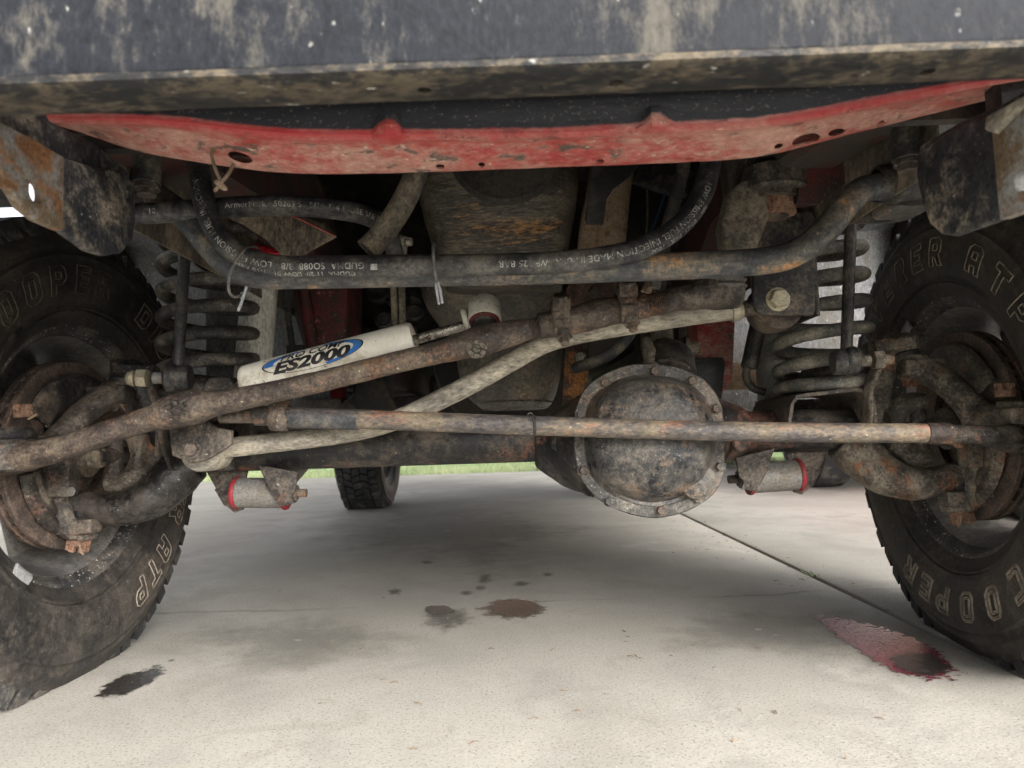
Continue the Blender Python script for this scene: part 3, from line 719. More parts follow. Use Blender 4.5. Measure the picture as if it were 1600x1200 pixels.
# ================================================================== SWAY BAR, LINKS, HOSES
sb = thing('sway_bar', 'thick rust-flecked anti-roll bar running across below the red crossmember', 'sway bar', (0, -.35, .53))
bar = [T(236,300,-.30), T(262,318,-.315), T(298,348,-.338), T(330,385,-.352), T(365,418,-.353), T(410,430,-.353), T(480,430,-.353), T(650,427,-.353), T(800,424,-.353), T(950,420,-.353), T(1100,414,-.353), T(1190,408,-.353), T(1240,396,-.353), T(1285,365,-.352), T(1320,322,-.345), T(1345,298,-.338), T(1375,291,-.33)]
BARP = spline(bar, 8)
MB().tube(BARP, .0148, 24).build('bar', 'bar_steel', sb, rough=.0003, rsc=90)
for s, c in ((1, T(1392,287,-.325)), (-1, T(222,292,-.30))):
    MB().lathe(c-Vector((s*.014,0,0)), (s,0,0), [(-.004,.0155),(-.004,.0195),(.002,.0215),(.012,.0215),(.014,.024),(.03,.026),(.05,.026)], 28).build('rubber_bush', 'black_rubber', sb)
    m = MB(); m.prism([c+Vector((s*.004, -.004, z)) + Vector((s*dx, 0, 0)) for dx, z in ((0,-.026),(.05,-.026),(.05,.03),(0,.03))], (0,.06,0))
    m.build('clamp', 'bar_steel', sb, mods=[BEV(.006, 3)])
    arm = [mir(Vector((abs(c.x)+.03, -.32, c.z)), s), mir(Vector((abs(c.x)+.06, -.29, c.z)), s), mir(Vector((abs(c.x)+.055, -.24, c.z-.005)), s), mir(Vector((.475, -.10, .655)), s)]
    MB().tube(spline(arm, 6), .0135, 16).build('bar_arm', 'bar_steel', sb)

# drop links
for s in (-1, 1):
    if s > 0: top, bot, lab = T(1330,330,-.115), T(1322,565,-.115), 'slim black drop link in front of the right coil spring'
    else: top, bot, lab = T(291,352,-.115), T(277,590,-.115), 'slim black drop link with brass-coloured nut in front of the left coil spring'
    t = thing('sway_bar_link', lab, 'drop link', bot, 'anti-roll bar drop links')
    MB().cyl(bot, top, .0082, 18).build('rod', 'black_satin' if s < 0 else 'dark_steel', t)
    a = Vector((s, -.15, 0)).normalized()      # bolt axis, outwards
    b0 = bot-a*.016
    MB().lathe(b0-a*.002, a, [(0,0),(0,.0165),(.003,.0185),(.016,.0185),(.018,.0205),(.021,.0215),(.024,.0205),(.026,.0205),(.029,.0215),(.032,.020),(.034,.016),(.036,0)], 28).build('eye_bush', 'black_satin', t)
    MB().cyl(b0+a*.034, b0+a*.048, .0085, 16).build('bolt', 'galv' if s < 0 else 'cast_iron', t)
    MB().hexa(b0+a*(.056 if s < 0 else .052), a, .0135, .014).build('nut', 'zinc' if s < 0 else 'cast_iron', t)
    if s < 0: MB().lathe(b0+a*.072, a, [(0,.011),(.004,.0112),(.010,.0088),(.013,.004),(.0132,0)], 18).build('acorn_cap', 'zinc', t)
    else: MB().cyl(b0+a*.066, b0+a*.078, .0075, 14).build('bolt_end', 'cast_iron', t)
    MB().cyl(top-Vector((0,0,.01)), top+Vector((0,0,.03)), .015, 16).build('upper_bush', 'black_rubber', t)

# fuel hose strapped to the bar
HR = .0116
hose = [T(305,205,-.30), T(310,260,-.345), T(322,325,-.372), T(345,373,-.378), T(385,403,-.380), T(440,416,-.381), T(520,416,-.381), T(640,415,-.381), T(760,414,-.381), T(870,410,-.381), T(950,401,-.380), T(1010,385,-.376), T(1060,354,-.368), T(1094,310,-.355), T(1110,255,-.335), T(1112,190,-.30)]
HP = spline(hose, 10)
h = thing('fuel_hose', 'black rubber hose with white upside-down print tied along the anti-roll bar', 'hose', HP[70])
MB().tube(HP, HR, 20).build('hose', 'hose_rubber', h)
rev = HP[::-1]; tb = MB(); fe, LEN = path_eval(rev)
for body, s0, off in (('LOW EMISSION FUEL INJECTION MADE IN USA  WP 225 BAR    ', .115, -.0035), ('30R9  01-21  PART 7000', .14, .0055), ('GUDMA  SO088  3/8"  LOW EMISSION FUEL INJECTION', .515, -.0035), ('CUDMA  11 20  LOW 01 21-10 ARM', .525, .0055)):
    vs, fs = text_geo(body, .0092 if off < 0 else .0075, 0, 0, (.004, 0), 1.06)
    MB().add(wrap_on_tube(vs, rev, HR, s0, (.05, -.97, -.25) , off=off), fs).build('hose_print', 'print_white', h, normals=False)
sq, sf = [Vector((x, y, 0)) for x, y in ((0,0),(.007,0),(.007,.006),(0,.006))], [[0,1,2,3]]
tb.add(wrap_on_tube(sq, rev, HR, .502, (.05,-.97,-.25), off=-.002), sf)
tb.build('hose_print', 'print_white', h, normals=False)
# second hose, thick grey, on the left
h2 = [T(190,336,-.352), T(240,333,-.352), T(300,329,-.352), T(380,323,-.345), T(460,322,-.335), T(530,328,-.32), T(575,338,-.29), T(602,353,-.25), T(612,375,-.20), T(618,400,-.18)]
HP2 = spline(h2, 8); hh = thing('coolant_hose', 'grey printed hose passing behind the tied hose above the left spring', 'hose', HP2[30])
MB().tube(HP2, [.0116]*len(HP2), 18).build('hose', 'hose_rubber', hh)
tb = MB()
for body, s0 in (('/ 10', .03), ('ArmorMark   50285 5   5/16 1/4 HOSE SAE 30R7', .115)):
    vs, fs = text_geo(body, .0085, 0, 0, (.004, 0), 1.05); MB().add(wrap_on_tube(vs, HP2, .0116, s0, (0,-.97,-.2), off=-.002), fs).build('hose_print', 'print_white', hh, normals=False)
# open-ended drain hose
h3 = spline([T(660,225,-.33), T(648,275,-.33), T(628,320,-.335), T(600,362,-.34), T(577,388,-.343)], 8)
d = thing('drain_hose', 'short dusty hose hanging down behind the red crossmember', 'hose', h3[-1])
MB().tube(h3, .0135, 18).build('hose', 'hose_dusty', d)
q = h3[-1]; a = (h3[-1]-h3[-3]).normalized()
MB().lathe(q-a*.003, a, [(0,.0138),(.003,.0142),(.006,.0142),(.006,.010),(.0,.0095)], 18, closed=True).build('hose_lip', 'hose_dusty', d)

# cable ties
def ring_tie(c, axis, r, tails, mat, name, label, cat, flat=1.0, th=.0016):
    d_, u, v = frame(axis); o = thing(name, label, cat, c)
    ring = [c+u*r*math.cos(a)+v*r*flat*math.sin(a) for a in [2*math.pi*k/32 for k in range(32)]]
    MB().tube(ring, th, 6, closed=True).build('loop', mat, o)
    for pts in tails: MB().tube(spline(pts, 5), th*.9, 6).build('tail', mat if name != 'cable_tie' else 'zip_pale', o)
    return o
c1 = (T(383,425,-.367)); ring_tie(c1, (.9,0,-.45), .029, [[T(385,448,-.388), T(380,465,-.39), T(372,486,-.39)]], 'zip_grey', 'cable_tie', 'grey cable tie with long tail on the bar near the left spring', 'cable tie', 1.0)
c2 = (T(683,420,-.367)); ring_tie(c2, (1,0,.08), .0265, [[T(684,442,-.388), T(688,455,-.39), T(691,474,-.39)], [T(681,443,-.388), T(683,458,-.388), T(686,476,-.388)]], 'zip_grey', 'cable_tie', 'grey cable tie around hose and bar in front of the oil pan', 'cable tie')
o = thing('twine_tie', 'brown knotted twine hanging from a hole in the red crossmember', 'twine', T(342,285,-.47))
MB().tube(spline([T(333,228,-.49), T(331,245,-.488), T(338,268,-.487), T(346,284,-.486)], 6), .0016, 7).build('loop', 'twine', o)
MB().tube(spline([T(365,256,-.484), T(358,270,-.486), T(348,283,-.487), T(335,299,-.488)], 6), .0016, 7).build('tail', 'twine', o)
MB().lathe(T(343,288,-.488), (.7,0,-.6), [(-.005,0),(-.004,.0022),(.002,.003),(.007,.0022),(.009,0)], 10).build('knot', 'twine', o)

# ================================================================== FRONT AXLE
ax = thing('front_axle', 'solid front axle with round bolted differential cover', 'axle', (0, 0, .342))
MB().lathe((-.50, 0, .338), (1,0,0), [(0,.030),(0,.0315),(.54,.0315),(.545,.030)], 40).build('axle_tube', 'axle_steel', ax, rough=.0004, rsc=50)
MB().lathe((.28, 0, .342), (1,0,0), [(0,.034),(.02,.033),(.25,.033)], 32).build('axle_tube', 'axle_steel', ax, rough=.0004, rsc=50)
# housing
cc = T(1017, 689, -.10)             # centre of the cover
hb = MB()
hb.lathe(cc+Vector((0,.17,0)), (0,-1,0), [(0,0),(0,.05),(.05,.085),(.11,.105),(.155,.109),(.168,.109),(.168,0)], 40)
hb.tube([Vector((.035,0,.338)), Vector((.065,-.005,.336)), Vector((.12,-.03,.334))], [.036,.05,.085], 24)
hb.tube([Vector((.36,0,.345)), Vector((.31,-.005,.345)), Vector((.25,-.03,.345))], [.036,.056,.085], 24)
hb.prism([T(836,682,-.03), T(836,730,-.03), T(880,760,-.05), T(905,770,-.06), T(905,670,-.06)], (0,.05,0))
hb.tube([T(1040,600,-.02), T(1040,560,.02)], [.05,.045], 18)
hb.build('housing', 'axle_steel', ax, mods=[REM(.004), SMO(5)], rough=.0012, rsc=45)
for px, py in ((872,693), (1155,694)):
    p = T(px, py, -.065); MB().lathe(p, (0,-1,0), [(0,.012),(.004,.0115),(.0055,.009),(.0035,.0)], 18).build('casting_boss', 'axle_steel', ax)
# cover: outline in photo pixels around its centre
OUT = [(1017,568),(1060,574),(1098,592),(1122,622),(1131,660),(1132,700),(1131,735),(1118,768),(1085,793),(1048,806),(1015,809),(975,800),(938,782),(910,752),(899,715),(897,675),(899,640),(915,606),(945,584),(980,571)]
def ring(sc, y, k=3):
    P = [T(1016+(px-1016)*sc, 689+(py-689)*sc, y) for px, py in OUT]
    return spline(P+[P[0]], k)[:-1]
def skewring(sx, sy, y, dx=0, dy=0):
    P = [T(1016+dx+(px-1016)*sx, 689+dy+(py-689)*sy, y) for px, py in OUT]
    return spline(P+[P[0]], 3)[:-1]
cv = MB(); rings = [ring(1.0, -.098), ring(1.0, -.103), ring(.99, -.1055)]
base = ring(.99, -.1055)
fl = MB(); rr_ = [ring(1.0,-.097), ring(1.003,-.1), ring(1.0,-.1035), ring(.99,-.105), skewring(.86,.85,-.1055), skewring(.85,.84,-.104)]
fl.grid([r+[r[0]] for r in rr_])
cover = fl.build('differential_cover', 'cover_flange', ax, mods=[('WELD', {})], rough=.0007, rsc=60)
rr_ = [skewring(.88,.87,-.1045,0,0), skewring(.855,.845,-.107,0,0), skewring(.83,.815,-.114,1,-1), skewring(.79,.775,-.127,2,-3), skewring(.73,.715,-.138,3,-5), skewring(.56,.55,-.1465,4,-8), skewring(.3,.3,-.151,4,-8), skewring(.05,.05,-.153,4,-8)]
for i, r in enumerate(rr_):            # the pan sits higher than the flange and slopes in at the bottom
    for p in r:
        lowf = max(0, (cc.z-.02-p.z)/.10)
        if i >= 2: p.y += .020*lowf*lowf*(1 if i < 5 else .7)
dome = MB().grid([r+[r[0]] for r in rr_]).build('domed_pan', 'cover_paint', cover, mods=[('WELD', {})], rough=.0011, rsc=40)
p = T(1092,752,-.128); MB().lathe(p+Vector((0,.012,0)), (0,-1,0), [(0,.026),(.006,.025),(.0085,.020),(.009,0)], 24).build('raised_pad', 'cover_paint', cover)
p = T(1074,689,-.144); MB().lathe(p+Vector((0,.012,0)), (0,-1,0), [(0,.011),(.006,.0105),(.008,.008),(.004,.0055),(.004,0)], 16).build('fill_plug', 'rust_nut', cover)
for px, py in ((1022,577),(1082,593),(1121,637),(1127,731),(1091,783),(1033,802),(950,787),(909,737),(905,646),(943,596)):
    p = T(1016+(px-1016)*.975, 689+(py-689)*(.975 if py < 700 else .955), -.1045)
    m = MB().cyl(p, p+Vector((0,-.002,0)), .0088, 20); m.hexa(p+Vector((0,-.0015,0)), (0,-1,0), .0066, .006, rot=random.random())
    m.build('cover_bolt', 'rust_pipe' if random.random() < .4 else 'cover_flange', cover)

# spring perches, link tabs, control arm brackets, knuckle forks
for s in (-1, 1):
    def Q(px, py, y): return mir(T(px, py, y), s)
    m = MB(); zt = T(1300,616,-.07).z
    xl, xr = T(1238,620,-.07).x, T(1362,620,-.07).x; zb = .335
    prof = [(xl-.012, zb), (xl-.002, zt-.012), (xl+.006, zt-.002), (xl+.02, zt), (xr-.025, zt+.006), (xr-.008, zt+.003), (xr, zt-.008), (xr+.002, zb)]
    m.grid([[Vector((s*x, y, z)) for x, z in prof] for y in (-.075, -.04, 0, .05, .085)])
    m.build('spring_perch', 'cast_dark', ax, mods=[SOL(.006, 0), BEV(.0015, 2)], rough=.0008)
    MB().box((s*(xl+xr)/2, .086, (zt+.345)/2), (xr-xl, .006, zt-.345)).build('perch_gap_blocker', 'cast_dark', ax)  # added plate that hides the bright ground behind the perch
    # narrow upright tab for the drop link
    pts = [Q(1368,545,-.085), Q(1373,565,-.085), Q(1363,590,-.085), Q(1356,615,-.08), Q(1356,650,-.07), Q(1345,690,-.04)]
    m = MB().tube(spline(pts, 6), [.016]*31, 8, flat=.3, hint=(1,0,0))
    m.lathe(Q(1366,553,-.085)-Vector((s*.004,0,0)), (s,-.1,0), [(0,.008),(0,.019),(.008,.019),(.008,.008)], 22, closed=True)
    m.build('link_tab', 'cast_iron' if s > 0 else 'cast_dark', ax, mods=[REM(.0022), SMO(2)])
    # control-arm bracket: two hanging ears
    for k, (xa, xb, out_) in enumerate((((1150,1175,0)), ((1238,1272,1)))):
        if k == 0: pol = [Q(1150,715,-.045), Q(1212,700,-.045), Q(1198,735,-.045), Q(1178,768,-.045), Q(1158,764,-.045), Q(1163,752,-.045), Q(1155,745,-.045)]
        else: pol = [Q(1228,705,.004), Q(1294,705,.004), Q(1280,735,.004), Q(1266,762,.004), Q(1254,773,.004), Q(1240,769,.004), Q(1238,740,.004)]
        m = MB().prism(pol, (0, .006, 0))
        # folded flange running back from the ear's edge
        c0, c1_ = pol[1], pol[3]
        m.prism([pol[2]+Vector((0,.003,0)), pol[3]+Vector((0,.003,0)), pol[3]+Vector((0,.075,0)), pol[2]+Vector((0,.075,.03))] if k else [pol[2]+Vector((0,.003,0)), pol[3]+Vector((0,.003,0)), pol[3]+Vector((0,.075,0)), pol[1]+Vector((0,.06,0))], (s*.005, 0, 0))
        m.build('control_arm_bracket', 'cast_dark', ax, mods=[BEV(.0015, 2)], rough=.0006)
    # forged fork that carries the knuckle
    P_, r_ = spline([Q(1310,690,0), Q(1340,708,-.005), Q(1375,738,-.012), Q(1420,755,-.018), Q(1462,752,-.02), Q(1500,742,-.02)], 5, [.034,.042,.038,.031,.026,.025])
    m = MB().tube(P_, r_, 18, flat=.85)
    P_, r_ = spline([Q(1325,680,.01), Q(1352,640,.018), Q(1370,590,.02), Q(1392,548,.01), Q(1412,538,.0)], 5, [.036,.036,.03,.026,.022])
    m.tube(P_, r_, 18, flat=.8)
    m.cyl(Q(1500,728,-.02), Q(1496,756,-.02), .0235, 20); m.cyl(Q(1408,522,0), Q(1410,552,0), .024, 20)
    m.prism([Q(1370,530,-.03), Q(1433,522,-.03), Q(1436,540,-.03), Q(1372,552,-.03)], (0,.05,0))
    fk = m.build('knuckle_fork', 'cast_iron' if s > 0 else 'cast_oily', ax, mods=[REM(.0028), SMO(3)], rough=.0009, rsc=70)

# ================================================================== CONTROL ARMS
for s in (-1, 1):
    def Q(px, py, y): return mir(T(px, py, y), s)
    a, b_ = Q(1172,747,-.01), Q(1245,742,-.01)
    ca = thing('control_arm', ('grey control arm with red bushings under the left end of the axle' if s < 0 else 'grey control arm with red bushings right of the differential'), 'control arm', (a+b_)/2, 'lower control arms')
    axs = (b_-a).normalized()
    MB().cyl(a, b_, .0235, 32).build('bush_sleeve', 'galv', ca)
    MB().lathe(b_-axs*.001, axs, [(0,.020),(0,.0245),(.002,.0258),(.005,.0258),(.007,.0245),(.007,.012)], 32).build('bushing_flange', 'red_poly', ca)
    MB().lathe(a+axs*.001, -axs, [(0,.020),(0,.0255),(.002,.0262),(.004,.0262),(.006,.0255),(.006,.012)], 32).build('bushing_flange', 'red_poly', ca)
    MB().hexa(a-axs*.008, -axs, .014, .012).build('nut', 'cast_dark', ca)
    MB().cyl(a-axs*.018, a-axs*.034, .0065, 14).build('bolt_end', 'rust_pipe', ca)
    rear = Vector((s*.36, .62, .475))
    MB().tube(spline([(a+b_)/2+Vector((0,.01,0)), (a+b_)/2+Vector((0,.08,.012)), ((a+b_)/2).lerp(rear, .5), rear], 5), [.018,.019,.02,.021,.022,.022]+[.022]*10, 16).build('arm', 'galv', ca)
    # upper arm bracket mass and rear frame mount
    MB().box(rear+Vector((0,.03,.06)), (.09,.10,.16)).build('frame_mount', 'under_dark', ca, mods=[BEV(.01)])

# ================================================================== SPRINGS AND SHOCKS
def helix(c, rad, z0, z1, turns, r, ph, s=1):
    n = int(turns*28); pts = []
    for i in range(n+1):
        t = i/n; tt = t*turns
        # end coils lie flat
        e = .55; z = t
        dz = (z1-z0)
        pitch = dz/(turns-.9)
        z = z0+max(0, min(tt-.45, turns-.9))*pitch+min(tt, .45)*.006
        a = ph+s*2*math.pi*tt
        pts.append(Vector((c[0]+rad*math.cos(a), c[1]+rad*math.sin(a), z)))
    return pts
for s in (-1, 1):
    zb = T(1300,614,0).z; zt = .74
    if s > 0: cx, lab = T(1285,560,0).x, 'rusty grey coil spring beside the right front wheel'
    else: cx, lab = T(326,560,0).x, 'dark coil spring beside the left front wheel, white shock behind it'
    c = (cx, .0)
    sp_ = thing('coil_spring', lab, 'coil spring', (cx, 0, zb), 'front coil springs')
    pts = helix(c, .0675, zb+.010, zt, 8.8, .0098, 2.6 if s > 0 else -1.2, 1)
    MB().tube(pts, .0102, 12).build('coil', 'spring_steel' if s < 0 else 'spring_lit', sp_, rough=.0003, rsc=80)
    MB().lathe((cx, 0, zb-.004), (0,0,1), [(0,0),(0,.055),(.008,.055),(.014,.040),(.05,.030),(.055,0)], 32).build('lower_seat', 'cast_dark', sp_)
    MB().lathe((cx, 0, zt+.008), (0,0,1), [(0,0),(0,.085),(.02,.085),(.04,.06),(.1,.06)], 32).build('upper_seat', 'liner_brown', sp_)
    # bump stop inside, dark blocks behind the coils
    MB().lathe((cx, 0, zt), (0,0,-1), [(0,0),(0,.030),(.07,.028),(.10,.022),(.115,.0)], 20).build('bump_stop', 'black_rubber', sp_)
    # shock behind the spring
    if s < 0: a, b_, lab = T(390,640,.108), T(416,330,.108), 'white shock absorber behind the left coil spring'
    else: a, b_, lab = T(1214,640,.108), T(1196,330,.108), 'pale grey shock absorber behind the right coil spring'
    sh = thing('shock_absorber', lab, 'shock absorber', a, 'front shock absorbers')
    MB().cyl(a, a.lerp(b_, .78), .031, 32, .004).build('body', 'shock_white' if s < 0 else 'galv', sh)
    MB().cyl(a.lerp(b_, .79), b_, .012, 16).build('shaft', 'chrome_dirty', sh)
    MB().cyl(a-Vector((0,0,.02)), a+Vector((0,0,.004)), .02, 20).build('lower_eye', 'black_rubber', sh)
# brake hose on the right
bh = thing('brake_hose', 'black rubber brake hose curling down by the right shock', 'hose', T(1176,560,.05))
P_ = spline([T(1185,480,.06), T(1180,520,.06), T(1168,572,.06), T(1166,590,.06), T(1176,606,.06), T(1195,613,.06)], 6)
MB().tube(P_, .0065, 12).build('hose', 'black_rubber', bh)
MB().tube([T(1188,490,.058), T(1170,575,.058)], .0135, 14).build('sleeve', 'black_rubber', bh)

# ================================================================== KNUCKLES, BRAKES, AXLE JOINTS
for s in (-1, 1):
    def Q(px, py, y): return mir(T(px, py, y), s)
    side = 'left' if s < 0 else 'right'
    kmat = 'cast_iron' if s > 0 else 'cast_dark'
    kn = thing('steering_knuckle', ('dark rusty steering knuckle inside the left wheel' if s < 0 else 'orange-rusted steering knuckle inside the right wheel'), 'knuckle', Q(1497,790,-.02), 'steering knuckles')
    m = MB()
    P_, r_ = spline([Q(1424,572,-.008), Q(1462,588,-.035), Q(1500,618,-.06), Q(1528,652,-.068), Q(1530,690,-.05), Q(1530,730,-.04), Q(1520,765,-.03), Q(1498,784,-.022)], 5, [.026,.022,.022,.026,.024,.026,.027,.025])
    m.tube(P_, r_, 16, flat=.9)
    P_, r_ = spline([Q(1520,640,-.065), Q(1548,652,-.10), Q(1575,655,-.135), Q(1592,650,-.15)], 5, [.022,.02,.019,.019]); m.tube(P_, r_, 14)
    m.cyl(Q(1590,628,-.15), Q(1590,668,-.15), .025, 22)
    m.cyl(Q(1424,556,-.008), Q(1424,588,-.008), .0245, 20)
    m.cyl(Q(1494,772,-.022), Q(1500,797,-.022), .0255, 22)
    m.cyl(Q(1532,660,-.02), Q(1565,660,0), .06, 24)                         # hub carrier
    m.box(Q(1528,700,-.066), (.046,.026,.055)); m.box(Q(1548,742,-.052), (.036,.04,.062)); m.box(Q(1505,778,-.036), (.062,.03,.022)); m.box(Q(1440,574,-.026), (.06,.022,.024)); m.box(Q(1590,650,-.155), (.05,.05,.022))
    m.build('casting', kmat, kn, mods=[REM(.0026), SMO(2)], rough=.0009, rsc=70)
    ball = MB().lathe(Q(1492,750,-.021), Q(1494,774,-.022)-Q(1492,750,-.021), [(0,.0),(0,.020),(.004,.0235),(.012,.0235),(.018,.019),(.026,.018),(.026,0)], 26)
    ball.build('lower_ball_joint_boot', 'black_rubber' if s > 0 else 'greasy', kn)
    MB().lathe(Q(1410,550,-.004), Q(1420,572,-.008)-Q(1410,550,-.004), [(0,.018),(.004,.0225),(.010,.0225),(.016,.018),(.02,.016)], 24).build('upper_ball_joint_boot', 'black_rubber', kn)
    d_ = Q(1503,800,-.022)-Q(1494,772,-.022)
    MB().castle(Q(1500,795,-.022), d_, .0185, .021).build('castle_nut', 'rust_nut', kn, mods=[BEV(.0008, 1)])
    MB().castle(Q(1421,586,-.008), (0,-.15,-1), .0135, .017).build('castle_nut', 'rust_nut' if s > 0 else 'rust_pipe', kn, mods=[BEV(.0008, 1)])
    pn = Q(1502,806,-.042); MB().tube([pn, pn+Vector((-s*.002, 0, -.012)), pn+Vector((-s*.004,.004,-.017))], .0013, 6).build('cotter_pin', 'twine', kn)
    pn = Q(1420,592,-.022); MB().tube([pn+Vector((.012*s,0,.002)), pn, pn+Vector((-.004*s, 0, -.008))], .0013, 6).build('cotter_pin', 'twine', kn)
    MB().hexa(Q(1497,640 if s < 0 else 690,-.075), (-s*.5,-.8,-.1), .0095, .012).build('stop_bolt', 'rust_nut', kn)
    if s < 0: MB().hexa(T(100,768,-.075), (.95,-.3,0), .0085, .014).build('stop_bolt', 'galv', kn)
    # brake disc
    rx = .700
    br = thing('brake_disc', ('rusty vented brake disc at the far left edge' if s < 0 else 'rusty vented brake disc inside the right wheel'), 'brake disc', (s*rx, 0, .342), 'front brake discs')
    rz = -.022 if s < 0 else -.089
    rot = Matrix.Rotation(rz, 3, 'Z'); ctr = Vector((s*rx, 0, .342))
    def place(mb):
        mb.v = [rot @ v+ctr for v in mb.v]; return mb
    place(MB().lathe((0,0,0), (s,0,0), [(0,.08),(0,.146),(.001,.147),(.0075,.147),(.0085,.146),(.0085,.08)], 72, closed=True)).build('inner_face', 'rotor', br, rough=.0003)
    place(MB().lathe((s*.016,0,0), (s,0,0), [(0,.08),(0,.146),(.001,.147),(.0075,.147),(.0085,.146),(.0085,.08)], 72, closed=True)).build('outer_face', 'rotor', br)
    m = MB()
    for k in range(36):
        a = 2*math.pi*k/36; e = Vector((0, math.cos(a), math.sin(a))); tt = Vector((0, -math.sin(a), math.cos(a)))
        m.box(Vector((s*.01225,0,0))+e*.112, (.0078,.064,.006), (Vector((1,0,0)), e, tt))
    o = place(m).build('cooling_vanes', 'rotor', br)
    place(MB().lathe((s*.012,0,0), (s,0,0), [(0,.0),(0,.082),(.03,.080),(.05,.076),(.052,0)], 48)).build('hat', 'rotor', br)
    # dust shield: two curved plates
    for nm, a0, a1, ri, ro, mt in (('upper_plate', 28, 118, .082, .128, 'cast_iron' if s > 0 else 'dark_steel'), ('lower_plate', -112, -12, .088, .128, kmat)):
        rows = []
        for k in range(25):
            a = R(a0+(a1-a0)*k/24); e = Vector((0, -math.cos(a), math.sin(a)))
            taper = 1-.25*max(0, abs(k-12)/12-.6)/.4
            prof = [(-.002, ri+(1-taper)*.03), (-.007, ri+.004), (-.010, ri+.014), (-.0075, (ri+ro)/2), (-.010, ro-.012), (-.007, ro-.003), (-.001, ro)]
            rows.append([Vector((s*(-.006+t), 0, 0))+e*r for t, r in prof])
        place(MB().grid(rows)).build('dust_shield_'+nm.split('_')[0] if False else 'dust_shield', mt, br, mods=[SOL(.003, 0), BEV(.001, 1)], rough=.0012, rsc=45)
    # universal joint
    uj = thing('axle_joint', f'{"brown" if s < 0 else "rusty"} universal joint of the axle shaft inside the {side} wheel', 'universal joint', (s*.63, 0, .342), 'axle shaft joints')
    A = Vector((s*.632, -.005, .338))
    m = MB()
    m.tube([Vector((s*.53,0,.338)), Vector((s*.575,0,.338)), Vector((s*.59,0,.338))], [.017,.019,.028], 20)
    for sg in (-1, 1):
        P_, r_ = spline([A+Vector((-s*.045,0,sg*.008)), A+Vector((-s*.03,0,sg*.032)), A+Vector((-s*.008,0,sg*.042)), A+Vector((s*.012,0,sg*.041))], 4, [.02,.016,.0165,.015]); m.tube(P_, r_, 12)
    m.build('inner_yoke', 'cast_iron', uj, mods=[REM(.003), SMO(3)], rough=.001)
    m = MB(); B = A+Vector((s*.004, 0, 0))
    m.tube([B+Vector((s*.035,0,0)), B+Vector((s*.06,0,0)), B+Vector((s*.09,0,0))], [.034,.028,.026], 20)
    for sg in (-1, 1):
        P_, r_ = spline([B+Vector((s*.045,sg*.012,0)), B+Vector((s*.03,sg*.034,0)), B+Vector((s*.010,sg*.043,-.002)), B+Vector((-s*.012,sg*.042,-.004))], 4, [.02,.0165,.0165,.015]); m.tube(P_, r_, 12)
    m.build('outer_yoke', 'cast_iron' if s > 0 else 'liner_brown', uj, mods=[REM(.003), SMO(3)], rough=.001)
    m = MB(); m.cyl(A-Vector((0,.052,0)), A+Vector((0,.052,0)), .012, 18); m.cyl(A-Vector((0,0,.052)), A+Vector((0,0,.052)), .012, 18)
    m.build('cross', 'cast_dark', uj)
    m = MB().lathe(A-Vector((s*.06,0,0)), (s,0,0), [(0,.02),(.002,.033),(.008,.034),(.010,.02)], 30); m.build('dust_ring', 'cast_iron', uj)

# ================================================================== STEERING LINKAGE
# tie rod
P0, P1 = T(365,652,-.175), T(1450,677,-.185)
tr = thing('tie_rod', 'long straight tie rod with flaking rust crossing the differential cover', 'tie rod', (P0+P1)/2)
pt = [P0.lerp(P1, t) for t in (0,.07)]
MB().tube([T(345,650,-.175), T(400,650,-.175)], .0098, 18).build('threaded_end', 'cast_dark', tr)
a, b_ = T(400,649,-.175), T(432,650,-.175)
MB().tube([a, b_], .0135, 20).build('jam_sleeve', 'cast_dark', tr)
MB().lathe(T(425,650,-.175), b_-a, [(0,.0148),(.0,.019),(.004,.0205),(.018,.0205),(.022,.019),(.022,.0148)], 22).build('clamp', 'rust_pipe', tr)
MB().cyl(T(440,655,-.197), T(440,655,-.203), .007, 12).build('clamp_bolt', 'rust_pipe', tr)
MB().hexa(T(441,664,-.196), (0,-1,-.25), .008, .006).build('clamp_nut', 'cast_dark', tr)
bar2 = spline([T(432,650,-.175), T(640,658,-.178), T(835,665,-.18), T(1100,673,-.182), T(1300,676,-.184), T(1452,677,-.185)], 10)
MB().tube(bar2, .0128, 24).build('tube', 'tie_rod_steel', tr, rough=.0005, rsc=70)
MB().tube([T(440,652,-.1755), T(560,657,-.177)], .0132, 22).build('bare_sleeve', 'bar_steel', tr)
w_ = T(835,665,-.18); MB().lathe(w_-Vector((.002,0,0)), (1,0,.01), [(0,.0128),(.001,.0142),(.003,.0142),(.004,.0128)], 24).build('wire_band', 'cast_dark', tr)
MB().tube(spline([w_+Vector((-.001,-.013,.003)), w_+Vector((-.002,-.012,.014)), w_+Vector((-.006,-.012,.0165)), w_+Vector((-.009,-.012,.014))], 4), .0007, 5).build('wire_end', 'cast_dark', tr)
MB().tube([T(1446,677,-.185), T(1484,678,-.186)], .0140, 22).build('adjuster_sleeve', 'rust_pipe', tr)
P_, r_ = spline([T(1478,678,-.186), T(1510,679,-.187), T(1545,682,-.185), T(1580,686,-.17), T(1612,688,-.155)], 5, [.0118,.0125,.0145,.019,.022])
m = MB().tube(P_, r_, 18); m.cyl(T(1592,668,-.155), T(1592,702,-.155), .023, 22)
m.build('ball_end', 'cast_dark', tr, mods=[REM(.003), SMO(3)], rough=.0008)
MB().lathe(T(1590,668,-.152), (0,0,1), [(-.012,.02),(-.008,.024),(-.004,.021),(0,.0245),(.004,.021),(.008,.018)], 26).build('boot', 'black_rubber', tr)
MB().castle(T(1570,620,-.152), (.02,0,1), .0135, .018).build('castle_nut', 'rust_nut', tr, mods=[BEV(.0008, 1)])

